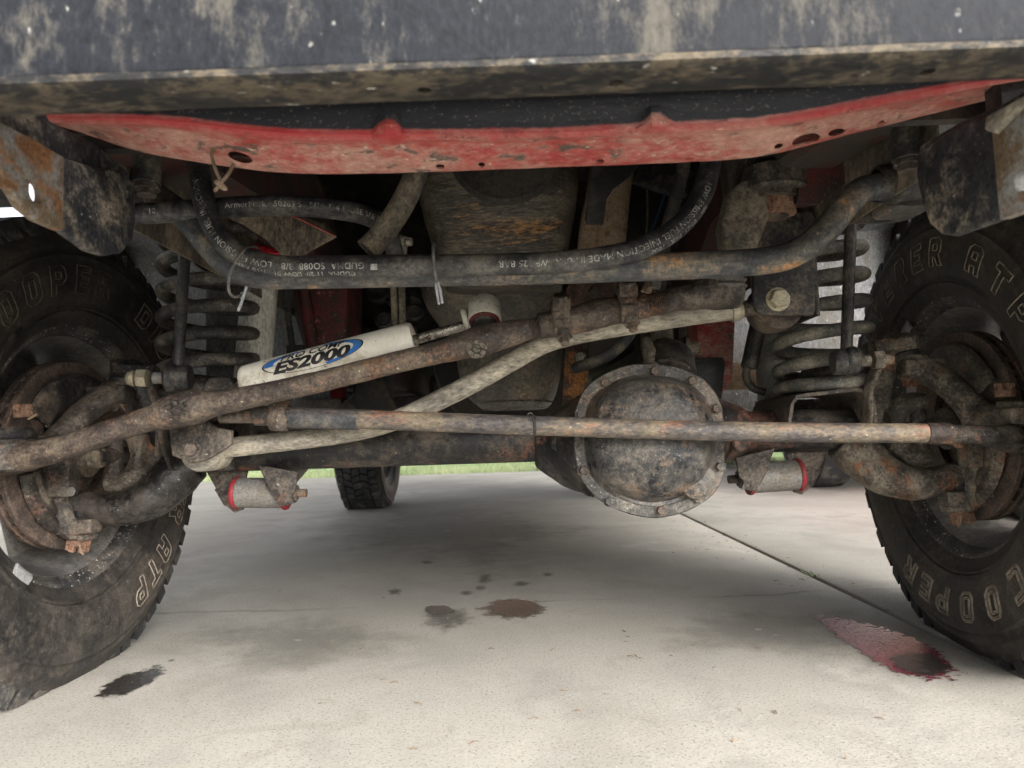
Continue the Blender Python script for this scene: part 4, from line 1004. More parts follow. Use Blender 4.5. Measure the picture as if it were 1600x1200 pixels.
# drag link
dl = thing('drag_link', 'thick brown rusty drag link rising from left wheel to steering arm', 'drag link', T(500,595,-.22))
path = [(-30,718,-.19),(20,714,-.20),(60,709,-.21),(110,696,-.22),(180,672,-.228),(232,655,-.23),(264,645,-.232),(302,637,-.232),(345,629,-.231),(420,614,-.23),(500,596,-.229),(560,581,-.228),(620,566,-.227),(680,552,-.226),(715,543,-.226),(750,533,-.226),(790,523,-.226),(830,513,-.226)]
rads = [.024,.023,.018,.016,.0152,.0158,.021,.022,.0158,.0142,.0140,.0140,.0142,.0145,.0165,.0205,.0175,.0142]
P_, r_ = spline([T(*p) for p in path], 6, rads)
m = MB().tube(P_, r_, 22); m.cyl(T(15,692,-.196), T(15,738,-.196), .030, 24)
m.build('forged_rod', 'rust_pipe', dl, mods=[REM(.003), SMO(4)], rough=.0006, rsc=60)
MB().lathe(T(15,738,-.196), (0,0,1), [(0,0),(0,.026),(.004,.032),(.036,.033),(.042,.028),(.042,0)], 28).build('joint_cup', 'cast_dark', dl, rough=.0006)
MB().lathe(T(18,676,-.190), (0,0,1), [(-.018,.022),(-.014,.026),(-.010,.0235),(-.006,.0265),(-.002,.024),(.002,.0265),(.006,.022)], 28).build('boot', 'black_rubber', dl)
MB().castle(T(37,652,-.172), (-.05,-.05,1), .0125, .017).build('castle_nut', 'rust_nut', dl, mods=[BEV(.0008, 1)])
pn = T(44,655,-.185); MB().tube([pn, pn+Vector((.012,0,.006))], .0016, 6).build('cotter_pin', 'straw', dl)
for px, py in ((279,638), (745,543)):
    yb = -.249 if px < 400 else -.242
    c = T(px, py, yb)
    m = MB().castle(c+Vector((0,.004,0)), (0,-1,-.25), .0135, .011); m.build('castle_nut', 'cast_dark' if px < 400 else 'hose_dusty', dl, mods=[BEV(.0007, 1)])
    MB().tube([c+Vector((-.011,-.004,.003)), c+Vector((.012,-.005,-.005)), c+Vector((.018,-.004,-.011))], .001, 5).build('cotter_pin', 'cast_dark', dl)
def threads(a, b_, r, n, mat, par):
    d = (b_-a); pr = []; L = d.length
    for i in range(n*2+1): pr.append((L*i/(n*2), r if i % 2 else r*.92))
    MB().lathe(a, d, [(0,0)]+pr+[(L,0)], 20).build('thread', mat, par)
threads(T(822,515,-.226), T(848,509,-.226), .0135, 9, 'rust_pipe', dl)
MB().tube(spline([T(842,510,-.226), T(858,507,-.226), T(900,500,-.226), T(930,491,-.226), T(970,484,-.226), T(1010,477,-.226)], 5), [.0165]*6+[.0175]*6+[.0185]*6+[.0175]*5+[.0165]*3, 22).build('adjuster_sleeve', 'rust_pipe', dl, rough=.0005)
for (px, py, mt) in ((876, 497, 'rust_pipe'), (978, 476, 'rust_pipe')):
    c = T(px, py, -.226); d_ = (T(1010,477,-.226)-T(842,510,-.226)).normalized()
    m = MB().lathe(c-d_*.011, d_, [(0,.0165),(0,.0215),(.003,.0235),(.009,.0235),(.0105,.0222),(.012,.0235),(.019,.0235),(.022,.0215),(.022,.0165)], 26, closed=True)
    m.box(c+Vector((0,-.020,-.016)), (.021,.020,.020)); m.box(c+Vector((.0,-.020,.012)), (.022,.016,.014))
    m.build('clamp', mt, dl, mods=[BEV(.0015, 2)], rough=.0006)
    n0 = c+Vector((.001,-.025,-.022)); MB().hexa(n0, (.05,-.55,-.85), .0105, .010).build('clamp_nut', 'cast_dark', dl)
    MB().cyl(n0, n0+Vector((.05,-.55,-.85)).normalized()*.019, .0055, 12).build('clamp_bolt', 'rust_pipe', dl)
    MB().hexa(c+Vector((0,-.018,.018)), (-.03,-.5,.86), .011, .008, rot=.3).build('bolt_head', 'cast_dark', dl)
threads(T(1006,478,-.226), T(1043,471,-.226), .0145, 13, 'rust_pipe', dl)
P_, r_ = spline([T(1040,471,-.226), T(1062,466,-.226), T(1090,461,-.226), T(1118,456,-.226), T(1150,453,-.22)], 5, [.0145,.016,.019,.024,.024])
m = MB().tube(P_, r_, 20); m.cyl(T(1128,440,-.222), T(1130,472,-.222), .026, 22)
m.build('ball_end', 'cast_dark', dl, mods=[REM(.003), SMO(3)], rough=.0012)
MB().lathe(T(1128,438,-.222), (0,0,1), [(-.014,.026),(-.010,.030),(-.006,.0265),(-.002,.030),(.002,.0265),(.006,.029),(.012,.022),(.016,.018)], 28).build('boot', 'bar_steel', dl, rough=.001)

# steering box and pitman arm
sbx = thing('steering_box', 'dusty steering box arm with big nut above the track bar bracket', 'steering arm', T(1210,300,-.20))
m = MB()
m.prism([T(1134,395,-.215), T(1128,350,-.215), T(1140,300,-.215), T(1162,278,-.215), T(1200,280,-.215), T(1204,335,-.215), T(1182,392,-.215)], (0,.035,0))
m.build('pitman_arm', 'hose_dusty', sbx, mods=[BEV(.006, 3)], rough=.0012)
MB().cyl(T(1210,265,-.20), T(1210,305,-.20), .043, 34, .004).build('housing_flange', 'cast_dark', sbx, rough=.0006)
MB().cyl(T(1213,303,-.20), T(1213,314,-.20), .032, 28).build('washer', 'cast_dark', sbx)
MB().hexa(T(1213,312,-.20), (0,0,-1), .026, .022).build('shaft_nut', 'rust_nut', sbx, rough=.0006)
MB().cyl(T(1213,333,-.20), T(1213,341,-.20), .015, 18).build('shaft_end', 'rust_pipe', sbx)
m = MB().loft([(T(1210,300,-.15).x, -.14, .66, .06, .06), (T(1210,300,-.15).x, -.14, .80, .065, .07)]); m.build('gear_housing', 'cast_dark', sbx)
MB().box(T(1215,248,-.20), (.075,.06,.018)).build('mount_plate', 'dark_steel', sbx, mods=[BEV(.003)])
MB().box(T(1210,262,-.19), (.05,.05,.03)).build('mount_block', 'under_dark', sbx, mods=[BEV(.003)])

# track bar and its bracket
tk = thing('track_bar', 'bent pale grey track bar running from right bracket down to the left axle end', 'track bar', T(830,545,-.12))
pth = [(1150,484,-.125),(1100,490,-.125),(1020,502,-.125),(940,515,-.125),(885,526,-.125),(845,539,-.125),(800,564,-.122),(740,598,-.118),(680,628,-.114),(630,652,-.11),(580,668,-.11),(520,680,-.11),(440,690,-.11),(370,698,-.11),(320,704,-.11)]
P_ = spline([T(*p) for p in pth], 7)
MB().tube(P_, .0142, 22).build('bar', 'track_grey', tk, rough=.0003, rsc=70)
a, b_ = T(1140,486,-.125), T(1156,483,-.125); MB().lathe(a, b_-a, [(0,.0142),(.001,.0162),(.010,.0162),(.011,.0150),(.016,.0142),(.016,0)], 22).build('end_collar', 'zinc', tk)
MB().lathe(T(1132,480,-.139), (.1,-1,.1), [(0,.003),(.003,.0028),(.0035,0)], 10).build('grease_fitting', 'galv', tk)
MB().tube([T(1150,485,-.125), T(1180,480,-.122)], .0115, 16).build('rod_end', 'cast_dark', tk)
MB().lathe(T(1214,478,-.118), (0,1,0), [(-.01,.0),(-.01,.034),(.0,.036),(.03,.036),(.035,.03)], 30).build('ball_housing', 'rust_pipe', tk, rough=.001)
m = MB(); e = [T(318,704,-.11)]
MB().lathe(T(312,706,-.135), (0,1,0), [(0,0),(0,.026),(.003,.028),(.05,.028),(.05,0)], 28).build('axle_end_eye', 'track_grey', tk)
tb_ = thing('track_bar_bracket', 'dark steel drop bracket with brassy bolt beside the right spring', 'bracket', T(1226,470,-.14))
pol = [(1178,332),(1270,330),(1275,345),(1275,485),(1270,493),(1195,493),(1182,487),(1177,475)]
MB().prism([T(px,py,-.155) for px, py in pol], (0,.008,0)).build('face_plate', 'dark_steel', tb_, mods=[BEV(.0025, 3)], rough=.0004)
x_ = T(1272,400,-.15).x; MB().box((x_+.001, -.11, T(1272,412,-.15).z), (.006,.08,.145)).build('side_plate', 'dark_steel', tb_, mods=[BEV(.002)])
MB().prism([T(1178,350,-.13), T(1275,345,-.13), T(1345,265,-.13), T(1270,262,-.13), T(1178,300,-.13)], (0,.03,0)).build('upper_arm', 'dark_steel', tb_, mods=[BEV(.003)])
c = T(1215,468,-.155); m = MB().cyl(c, c+Vector((0,-.0025,0)), .0165, 24); m.hexa(c+Vector((0,-.002,0)), (0,-1,0), .0135, .011, rot=.15)
m.build('bolt', 'zinc', tb_, rough=.0003)
c = T(295,700,-.16)
tl = thing('track_bar_mount', 'dark welded plate with bolt holding the track bar on the left axle end', 'bracket', c)
pol = [(262,655),(300,640),(340,668),(362,672),(362,694),(345,705),(325,718),(300,724),(268,712)]
MB().prism([T(px,py,-.165) for px, py in pol], (0,.008,0)).build('face_plate', 'cast_dark', tl, mods=[BEV(.002, 2)], rough=.0006)
c = T(300,702,-.165); m = MB().cyl(c, c+Vector((0,-.002,0)), .013, 20); m.hexa(c+Vector((0,-.001,0)), (0,-1,0), .010, .006); m.build('bolt', 'cast_dark', tl)
pol = [(283,655),(325,590),(358,588),(372,608),(372,640),(300,660)]
MB().prism([T(px,py,-.14) for px, py in pol], (0,.05,0)).build('upright_gusset', 'cast_dark', tl, mods=[BEV(.004, 3)], rough=.0006)
MB().cyl(T(352,706,-.06), T(355,735,-.06), .012, 16).build('tab', 'cast_dark', tl)

# steering stabiliser
A, B = T(380,601,-.185), T(648,531,-.195)
ss = thing('steering_stabilizer', 'white steering damper with blue and black lettering above the drag link', 'damper', A)
d_ = (B-A).normalized(); L = (B-A).length; SR = .0245
MB().lathe(A, d_, [(0,0),(0,.012),(.002,.0205),(.006,.0238),(.012,SR),(L-.022,SR),(L-.020,SR+.0008),(L-.018,SR),(L-.004,SR),(L,SR-.002),(L,.012),(L-.003,.011),(L-.003,0)], 48).build('body', 'white_paint', ss, rough=.0002)
C_ = T(728,508,-.20); MB().tube([B-d_*.004, C_], .0066, 18).build('shaft', 'chrome_dirty', ss, rough=.0003)
axl = Vector((.05, -.55, -.83)).normalized(); ec = T(756,492,-.20)
MB().lathe(ec-axl*.018, axl, [(0,.0165),(0,.0215),(.0015,.0225),(.030,.0225),(.032,.0215),(.032,.0165)], 36, closed=True).build('eye', 'white_chip', ss)
MB().lathe(ec-axl*.016, axl, [(0,0),(0,.0165),(.030,.0165),(.034,.013),(.036,0)], 28).build('bush', 'black_rubber', ss)
MB().lathe(ec+axl*.012, axl, [(0,.0165),(.001,.0205),(.004,.0205),(.005,.0165)], 30, closed=True).build('red_ring', 'red_rail', ss)
MB().lathe(T(727,500,-.203), Vector((1,0,.25)), [(-.003,.0),(-.003,.0135),(-.001,.0155),(.002,.0155),(.004,.0135),(.004,0)], 24).build('end_washer', 'white_chip', ss)
MB().tube([T(362,614,-.16), A], .008, 14).build('pin', 'rust_pipe', ss)
# decal: wrapped lettering
axis = [A, A+d_*L*.5, B]; fc = (-.1, -.90, .42)
def decal(vs, fs, mat, s0, off, nm, lift): MB().add(wrap_on_tube(vs, axis, SR, s0, fc, lift, off), fs).build(nm, mat, ss, normals=False)
S0 = .040
def ell(a0, a1, r0, r1, n=40, cx=.066, cy=-.0008, ax_=.068, ay=.0168):
    vs, fs = [], []
    for i in range(n+1):
        a = a0+(a1-a0)*i/n
        for k in range(3):
            r = r0+(r1-r0)*k/2; vs.append(Vector((cx+ax_*r*math.cos(a), cy+ay*r*math.sin(a), 0)))
    for i in range(n):
        for k in range(2): fs.append([i*3+k, i*3+k+1, i*3+k+4, i*3+k+3])
    return vs, fs
decal(*ell(0, 2*math.pi, .965, 1.0, 90), 'decal_black', S0, 0, 'decal_outline', .00045)
decal(*ell(R(-75), R(75), .80, .96), 'decal_blue', S0, 0, 'decal_swoosh', .0004)
decal(*ell(R(110), R(185), .78, .96), 'decal_blue', S0, 0, 'decal_swoosh', .0004)
vs, fs = text_geo('ES2000', .0195, .32, 0, (.006, .002), 1.0, .0009); k = .106/(max(v.x for v in vs)); vs = [Vector((v.x*k, v.y, 0)) for v in vs]
decal(vs, fs, 'decal_black', S0+.011, -.0125, 'decal_lettering', .0006)
vs, fs = text_geo('PRO COMP', .0135, .32, 0, (.006, .002), 1.0, .0003); k = .088/(max(v.x for v in vs)); vs = [Vector((v.x*k, v.y, 0)) for v in vs]
decal(vs, fs, 'decal_black', S0+.022, .0025, 'decal_lettering', .0006)

# ================================================================== ENGINE AND UNDERBODY
en = thing('engine', 'grimy engine oil pan behind the steering bars in the middle', 'engine', (0, .3, .42))
def sec(l, r, row, yf, dep):
    a, b_ = T(l, row, yf), T(r, row, yf)
    return ((a.x+b_.x)/2, yf+dep/2, (a.z+b_.z)/2, (b_.x-a.x)/2, dep/2)
m = MB().loft([sec(690,884,448,.09,.22), sec(686,886,430,.075,.24), sec(676,891,400,.05,.26), sec(664,897,360,.025,.28), sec(652,905,320,.005,.3), sec(642,911,285,-.01,.32), sec(636,914,255,-.012,.32), sec(632,916,205,-.012,.32)], 40, 4)
m.build('front_pan', 'pan_grime', en, mods=[SUB(1)], rough=.002, rsc=22)
m = MB().loft([sec(752,862,633,.24,.26), sec(735,868,626,.225,.28), sec(718,876,606,.21,.3), sec(708,884,570,.205,.32), sec(703,886,520,.20,.34), sec(694,886,500,.19,.36), sec(662,886,478,.17,.38), sec(645,886,445,.15,.4), sec(640,888,400,.14,.4)], 40, 5)
m.build('oil_sump', 'pan_dark', en, mods=[SUB(1)], rough=.0012, rsc=30)
m = MB().loft([sec(748,862,635,.232,.28), sec(742,866,630,.226,.285), sec(736,868,622,.218,.29)], 36, 5)
m.build('sump_bottom', 'pan_clean', en, mods=[SUB(1)], rough=.001, rsc=30)
# crank pulley edge above the pan, block and sides
MB().lathe(T(790,235,-.05), (0,-1,0), [(0,0),(0,.085),(.006,.09),(.012,.085),(.016,.09),(.022,.085),(.022,.02)], 48).build('crank_pulley', 'under_dark', en)
MB().box((-.03, .60, .92), (.24, .72, .44)).build('block', 'under_dark', en, mods=[BEV(.01)])
for px, py, r_, y in ((625,470,.022,.33),(645,480,.03,.34),(600,500,.02,.36),(648,488,.018,.30),(590,455,.03,.4)):
    MB().lathe(T(px,py,y), (.1,-1,0), [(0,0),(0,r_),(-.002,r_),(.010,r_*.95),(.013,r_*.7),(.010,r_*.55),(.010,0)], 24).build('accessory_cap', 'plastic_black', en)
MB().cyl(T(605,470,.3), T(618,480,.28), .006, 12).build('drain_tap', 'chrome_dirty', en)
for k in range(2):
    MB().tube(spline([T(618+k*14,375,-.02), T(615+k*13,440,-.02), T(617+k*12,500,-.01), T(618+k*12,560,.0)], 6), .0055, 12).build('cooler_line', 'hose_dusty', en)
MB().hexa(T(622,386,-.03), (0,.2,-1), .0125, .018).build('line_fitting', 'track_grey', en)
MB().cyl(T(612,372,-.02), T(634,378,-.03), .009, 14).build('line_fitting', 'track_grey', en)
MB().hexa(T(636,378,-.03), (1,-.2,0), .007, .008).build('line_fitting', 'track_grey', en)
# transmission, transfer case, bell housing far behind
tn = thing('transmission', 'dark transmission and crossmember far back under the floor', 'transmission', (0, .9, .45))
MB().lathe((-.01, .62, .55), (0,1,0), [(0,0),(0,.19),(.05,.2),(.12,.14),(.5,.10),(.55,0)], 36).build('bell_housing', 'under_dark', tn)
MB().box((-.08, 1.15, .46), (.86, .10, .06)).build('crossmember', 'under_dark', tn, mods=[BEV(.01)])
MB().box((-.16, 1.35, .48), (.26, .36, .18)).build('transfer_case', 'cast_dark', tn, mods=[BEV(.03, 3)])
MB().tube([T(1060,590,.2), Vector((.19,.8,.45)), Vector((.1,1.2,.5))], .028, 20).build('front_driveshaft', 'under_dark', tn)
m = MB().prism([T(545,640,.42), T(620,640,.42), T(592,575,.42), T(565,575,.42)], (0,.02,0)); m.build('mount_stand', 'under_dark', tn, mods=[BEV(.006)])
MB().box(T(505,640,.5), (.10,.06,.05)).build('skid_block', 'pan_dark', tn, mods=[BEV(.01)])
MB().box(T(600,545,.45), (.16,.05,.09)).build('dark_bracket', 'under_dark', tn, mods=[BEV(.004)])
MB().box((.0, 1.9, .43), (.8, .6, .1)).build('rear_crossmember', 'under_dark', tn, mods=[BEV(.02)])
MB().lathe((.42, 1.5, .42), (0,1,0), [(0,0),(0,.07),(.02,.085),(.5,.085),(.52,.07),(.52,0)], 28).build('muffler', 'dusty_pipe', tn)
MB().tube([T(1135,592,.9), T(1198,588,.9)], .030, 18).build('tailpipe', 'dusty_pipe', tn)
MB().box(T(1165,588,.40), (.15,.06,.055)).build('frame_step', 'dusty_pipe', tn, mods=[BEV(.006)])
# rusty strap right of the pan
st = thing('engine_mount_strap', 'rust-brown flat strap with sensor bolt between oil pan and differential', 'strap', T(920,560,.10))
MB().prism([T(885,505,.11), T(922,495,.11), T(918,650,.11), T(878,660,.11)], (0,.012,0)).build('strap', 'rust_strap', st, mods=[BEV(.002)], rough=.0008)
c = T(907,562,.108); MB().lathe(c, (0,-1,0), [(0,.0),(0,.0125),(.003,.0125),(.003,.009),(.007,.0085),(.007,.006),(.010,.0055),(.010,0)], 18).build('bolt', 'chrome_dirty', st)
MB().tube([c, c+Vector((.012,-.008,.003))], .0018, 6).build('stud', 'cast_dark', st)
m = MB().loft([sec(890,980,480,.05,.1), sec(885,985,455,.04,.12), sec(890,975,420,.04,.12)], 24, 3); m.build('mount_casting', 'rust_strap', st, mods=[SUB(1)], rough=.003, rsc=30)
MB().hexa(T(928,458,.035), (0,-1,0), .009, .006).build('bolt_head', 'rust_pipe', st)
# exhaust downpipe and heat shield
ex = thing('exhaust_pipe', 'tan speckled exhaust downpipes right of the oil pan', 'exhaust', T(940,380,.1))
MB().tube(spline([T(945,230,.12), T(935,300,.10), T(926,350,.09), T(921,400,.09), T(918,450,.10)], 6), .022, 20).build('downpipe', 'dusty_pipe', ex)
MB().tube(spline([T(972,230,.09), T(962,300,.08), T(957,350,.075), T(952,400,.08), T(945,460,.10)], 6), .026, 20).build('downpipe', 'dusty_pipe', ex)
hs_ = MB().prism([T(px,py,-.12) for px, py in ((926,255),(1010,240),(985,275),(958,295),(948,310),(943,350),(918,350),(914,342))], (0,.006,0))
tag(hs_.build('fan_shroud_bracket', 'plastic_black', mods=[BEV(.002, 2)]), 'flat black bracket hanging in front of the tan exhaust pipes', 'bracket')
sl = MB().prism([T(px,py,.2) for px, py in ((985,235),(1110,235),(1110,300),(1060,305),(985,282))], (0,.02,0))
tag(sl.build('lower_panel', 'dark_steel', mods=[BEV(.002)]), 'dark sloping sheet panel behind the corrugated cable sleeve', 'panel')
# corrugated loom and thin wires
P_ = spline([T(1075,215,-.16), T(1066,270,-.16), T(1050,330,-.16), T(1038,380,-.16), T(1034,420,-.16), T(1028,460,-.16)], 16)
rr_ = [.0098 if i % 2 else .0080 for i in range(len(P_))]
lm = thing('cable_sleeve', 'black corrugated cable sleeve hanging right of the exhaust pipes', 'cable', P_[-1])
MB().tube(P_, rr_, 16).build('sleeve', 'loom_plastic', lm, sharp=80)
MB().cyl(T(1026,428,-.165), T(1020,452,-.165), .010, 16).build('connector', 'galv', lm, rough=.001)
MB().cyl(T(1016,445,-.165), T(1008,458,-.165), .007, 12).build('connector_tip', 'dusty_pipe', lm, rough=.001)
for i, (pts, mt, lab) in enumerate(((([(1010,285,.25),(1012,330,.25),(1008,390,.25)]), 'hose_dusty', 'thin dusty wire hanging straight below the dark sloping panel'), ([(1040,300,.2),(1022,350,.2),(1008,380,.2),(1000,410,.2)], 'wire_blue', 'thin blue wire slanting beside the cable sleeve'))):
    tag(MB().tube(spline([T(*p) for p in pts], 6), .0022, 8).build('wire', mt), lab, 'wire')
tag(MB().tube(spline([T(1000,490,-.05), T(985,520,-.04), T(960,548,-.03), T(925,566,-.02), T(900,575,.02)], 8), .0095, 14).build('breather_hose', 'loom_plastic'), 'black hose curving down above the left edge of the differential cover', 'hose')
tag(MB().tube(spline([T(1010,530,-.02), T(1016,560,-.03), T(1018,575,-.04)], 5), [.009]*3+[.011]*4+[.013]*4, 14).build('breather_fitting', 'hose_dusty'), 'dusty upright fitting on top of the differential', 'fitting')
# engine mount over the differential
mt_ = thing('engine_mount', 'dusty upright arm with bolt above the differential cover', 'mount', T(1042,560,.08))
MB().prism([T(1022,510,.03), T(1052,505,.03), T(1056,580,.03), T(1020,580,.03)], (0,.05,0)).build('arm', 'hose_dusty', mt_, mods=[BEV(.004)], rough=.0008)
for px in (1013, 1063, 1070):
    MB().prism([T(px-3,505,.06), T(px+3,503,.06), T(px+5,585,.06), T(px-2,585,.06)], (0,.06,0)).build('side_plate', 'cast_dark', mt_, mods=[BEV(.001)])
MB().lathe(T(1072,545,.05), (1,-.2,0), [(0,0),(0,.02),(.006,.02),(.006,.012),(.02,.011),(.022,0)], 20).build('bolt', 'hose_dusty', mt_)

# --- body shell
bd = thing('vehicle_body', 'red vehicle body shell with dark underside above the axle', 'vehicle body', (0, 1.2, .6))
for s in (-1, 1):
    # unibody rail: red and black, from nose to floor
    rows = []
    for y, z0, z1 in ((-.46,.645,.75),(-.30,.668,.78),(-.12,.69,.82),(.06,.69,.82),(.20,.63,.80),(.30,.53,.72),(.42,.505,.62),(.9,.50,.58),(2.0,.52,.60)):
        rows.append([Vector((s*.345,y,z1)), Vector((s*.345,y,z0+.008)), Vector((s*.353,y,z0)), Vector((s*.417,y,z0)), Vector((s*.425,y,z0+.008)), Vector((s*.425,y,z1))])
    MB().grid(rows).build('frame_rail', 'rail_dark', bd, mods=[SOL(.003, 0)], rough=.0006)
    # rear wall and roof of the wheel arch
    rows = []
    for y, z in ((.52,.30),(.50,.45),(.48,.62),(.42,.78),(.25,.88),(0,.91),(-.25,.88),(-.42,.78)):
        rows.append([Vector((s*x, y, z)) for x in (.43,.52,.62,.72,.80,.855)])
    MB().grid(rows).build('wheel_arch', 'liner', bd, mods=[SOL(.002, 0)], rough=.004, rsc=14)
    rows = [[Vector((s*.432, y, z)) for y in (-.42,-.2,0,.2,.35,.50)] for z in (.60,.72,.86,.95)]
    MB().grid(rows).build('inner_fender', 'liner_brown', bd, mods=[SOL(.002, 0)], rough=.003, rsc=12)
    # outer skin
    rows = []
    for a in range(0, 181, 12):
        an = R(a); rows.append([Vector((s*.86, -.48*math.cos(an), .46+.46*math.sin(an))), Vector((s*.87, -.54*math.cos(an)*1.02, 1.02 if a not in (0,180) else .46))])
    MB().grid(rows).build('fender', 'body_red', bd, mods=[SOL(.003, 0)])
    MB().grid([[p+Vector((-s*.004, 0, 0)) for p in r_] for r_ in rows]).build('fender_lining', 'under_dark', bd)
    MB().box((s*.865, 1.45, .80), (.01,1.8,.75)).build('door_side', 'body_red', bd)
    MB().box((s*.80, 1.35, .42), (.10,1.75,.06)).build('rocker', 'black_plate', bd, mods=[BEV(.01)])
MB().box((0, .05, 1.05), (1.72, 1.40, .03)).build('hood', 'body_red', bd)
MB().box((0, .02, 1.026), (1.70, 1.34, .012)).build('hood_shade_sheet', 'under_dark', bd)  # added dark sheet, closes light leaks into the engine bay
MB().box((0, -.60, .88), (1.60, .03, .34)).build('grille', 'plastic_black', bd)
for s in (-1, 1): MB().box((s*.645, -.50, .8125), (.43, .02, .495)).build('nose_blocker', 'under_dark', bd)  # added dark boxes that block the sky where only shade shows
for s in (-1, 1): MB().box((s*.465, -.452, .71), (.29, .012, .16)).build('rail_gap_blocker', 'under_dark', bd)  # added dark filler over the light gap at the rail ends
MB().box((0, -.42, .86), (.62, .05, .38)).build('radiator', 'under_dark', bd)
MB().box((0, 2.0, .62), (1.62, 2.6, .02)).build('floor_pan', 'under_dark', bd)
MB().box((0, .72, .82), (1.62, .02, .42)).build('firewall', 'under_dark', bd)
MB().box((0, 2.06, 1.35), (1.62, 2.6, .9)).build('cabin', 'body_red', bd, mods=[BEV(.12, 4)])
# rear axle
ra = thing('rear_axle', 'dark rear axle far behind under the floor', 'axle', (0, 2.6, .342))
MB().cyl((-.68,2.6,.342), (.68,2.6,.342), .038, 20).build('axle_tube', 'under_dark', ra)
MB().lathe((.0,2.48,.345), (0,1,0), [(0,0),(0,.06),(.04,.11),(.14,.12),(.2,.10),(.22,0)], 28).build('housing', 'under_dark', ra)

# red sway-bar bracket pieces and reddish panel at right, left red glossy lamp bits
rp = thing('red_shelf_panel', 'flat dusty red panel with hole beside the big steering nut', 'panel', T(1290,290,-.22))
pol = [(1255,262),(1345,250),(1340,270),(1302,300),(1282,318),(1245,318)]
cs = [cutter(MB().prism([T(1268+13*math.cos(a), 297+5*math.sin(a), -.30) for a in [2*math.pi*k/14 for k in range(14)]], (0,.2,0)))]
MB().prism([T(px,py,-.23) for px, py in pol], (0,.05,.012)).build('panel', 'red_rail', rp, mods=[BOOL(cs[0])]); drop(*cs)
g = thing('left_shelf_panel', 'dusty brown panel with red edge and holes above the left spring', 'panel', T(430,350,-.15))
pol = [(330,290),(380,292),(450,330),(505,350),(525,372),(500,385),(470,402),(440,400),(415,375),(380,352),(340,335)]
cs = [cutter(MB().prism([T(cx+r1*math.cos(a), cy+r2*math.sin(a), -.25) for a in [2*math.pi*k/14 for k in range(14)]], (0,.3,0))) for cx, cy, r1, r2 in ((468,348,11,4),(499,363,10,4))]
MB().prism([T(px,py,-.13) for px, py in pol], (0,.012,.006)).build('panel', 'liner_brown', g, mods=[BOOL(c) for c in cs]+[BEV(.002)], rough=.001); drop(*cs)
MB().tube(spline([T(355,292,-.131), T(385,293,-.131), T(410,308,-.131)], 4), .0014, 6).build('red_edge', 'red_paint', g)
MB().tube(spline([T(435,331,-.131), T(470,343,-.131), T(525,370,-.131)], 4), .0014, 6).build('red_edge', 'red_paint', g)
lp = MB().loft([sec(382,446,402,-.08,.06), sec(380,452,396,-.09,.07), sec(382,440,385,-.08,.06), sec(384,400,377,-.07,.05)], 24, 2.4)
tag(lp.build('red_bump_stop', 'red_gloss', mods=[SUB(1)]), 'glossy red rubber stop behind the hose above the left spring', 'bump stop')
lp = MB().lathe(T(318,402,-.06), (1,0,-.3), [(-.012,0),(-.010,.009),(.01,.011),(.02,.008),(.024,0)], 18)
tag(lp.build('red_bushing', 'red_gloss'), 'small glossy red bushing between the left coils', 'bushing')
# red vertical post left of the engine (rail end) with dark bracket
po = thing('red_post', 'scratched red and black steel post left of the oil pan', 'post', T(505,560,.2))
MB().prism([T(465,420,.16), T(545,420,.16), T(540,572,.16), T(490,600,.16), T(478,520,.16)], (0,.12,0)).build('post', 'red_rail', po, mods=[BEV(.006, 2)], rough=.0012)
MB().tube([T(470,430,.155), T(482,500,.155), T(496,590,.155)], .011, 10).build('edge_weld', 'red_rail', po, rough=.0015)
pr = thing('red_post', 'dusty red steel post right of the engine mount', 'post', T(1115,560,.2))
MB().prism([T(1088,500,.16), T(1150,495,.16), T(1146,590,.16), T(1130,615,.16), T(1090,560,.16)], (0,.12,0)).build('post', 'red_paint', pr, mods=[BEV(.006, 2)], rough=.0012)
MB().prism([T(1075,560,.13), T(1130,558,.13), T(1134,566,.13), T(1128,625,.13), T(1085,600,.13)], (0,.02,0)).build('black_flap', 'plastic_black', pr, mods=[BEV(.003)])
# black cable beside white shock
bc = thing('sensor_cable', 'black cable with plug between the white shock and the red post', 'cable', T(462,560,.10))
MB().tube(spline([T(448,440,.10), T(450,490,.10), T(456,535,.10), T(462,560,.10)], 6), .006, 10).build('cable', 'black_rubber', bc)
MB().tube([T(450,440,.10), T(450,480,.10)], .011, 12).build('plug', 'plastic_black', bc)
MB().box(T(463,555,.105), (.03,.02,.035)).build('socket', 'plastic_black', bc, mods=[BEV(.003)])
for s, dat in ((-1, [(300,440,.02),(345,400,.02)]),):
    pass
# dark strut towers behind the coils on the left
tw = MB().loft([(T(350,500,.13).x,.2,.40,.05,.05),(T(350,500,.13).x,.2,.72,.055,.05)], 20, 4)
tag(tw.build('spring_tower', 'liner', rough=.002, rsc=20), 'grey flaking steel tower behind the left coil spring', 'tower')

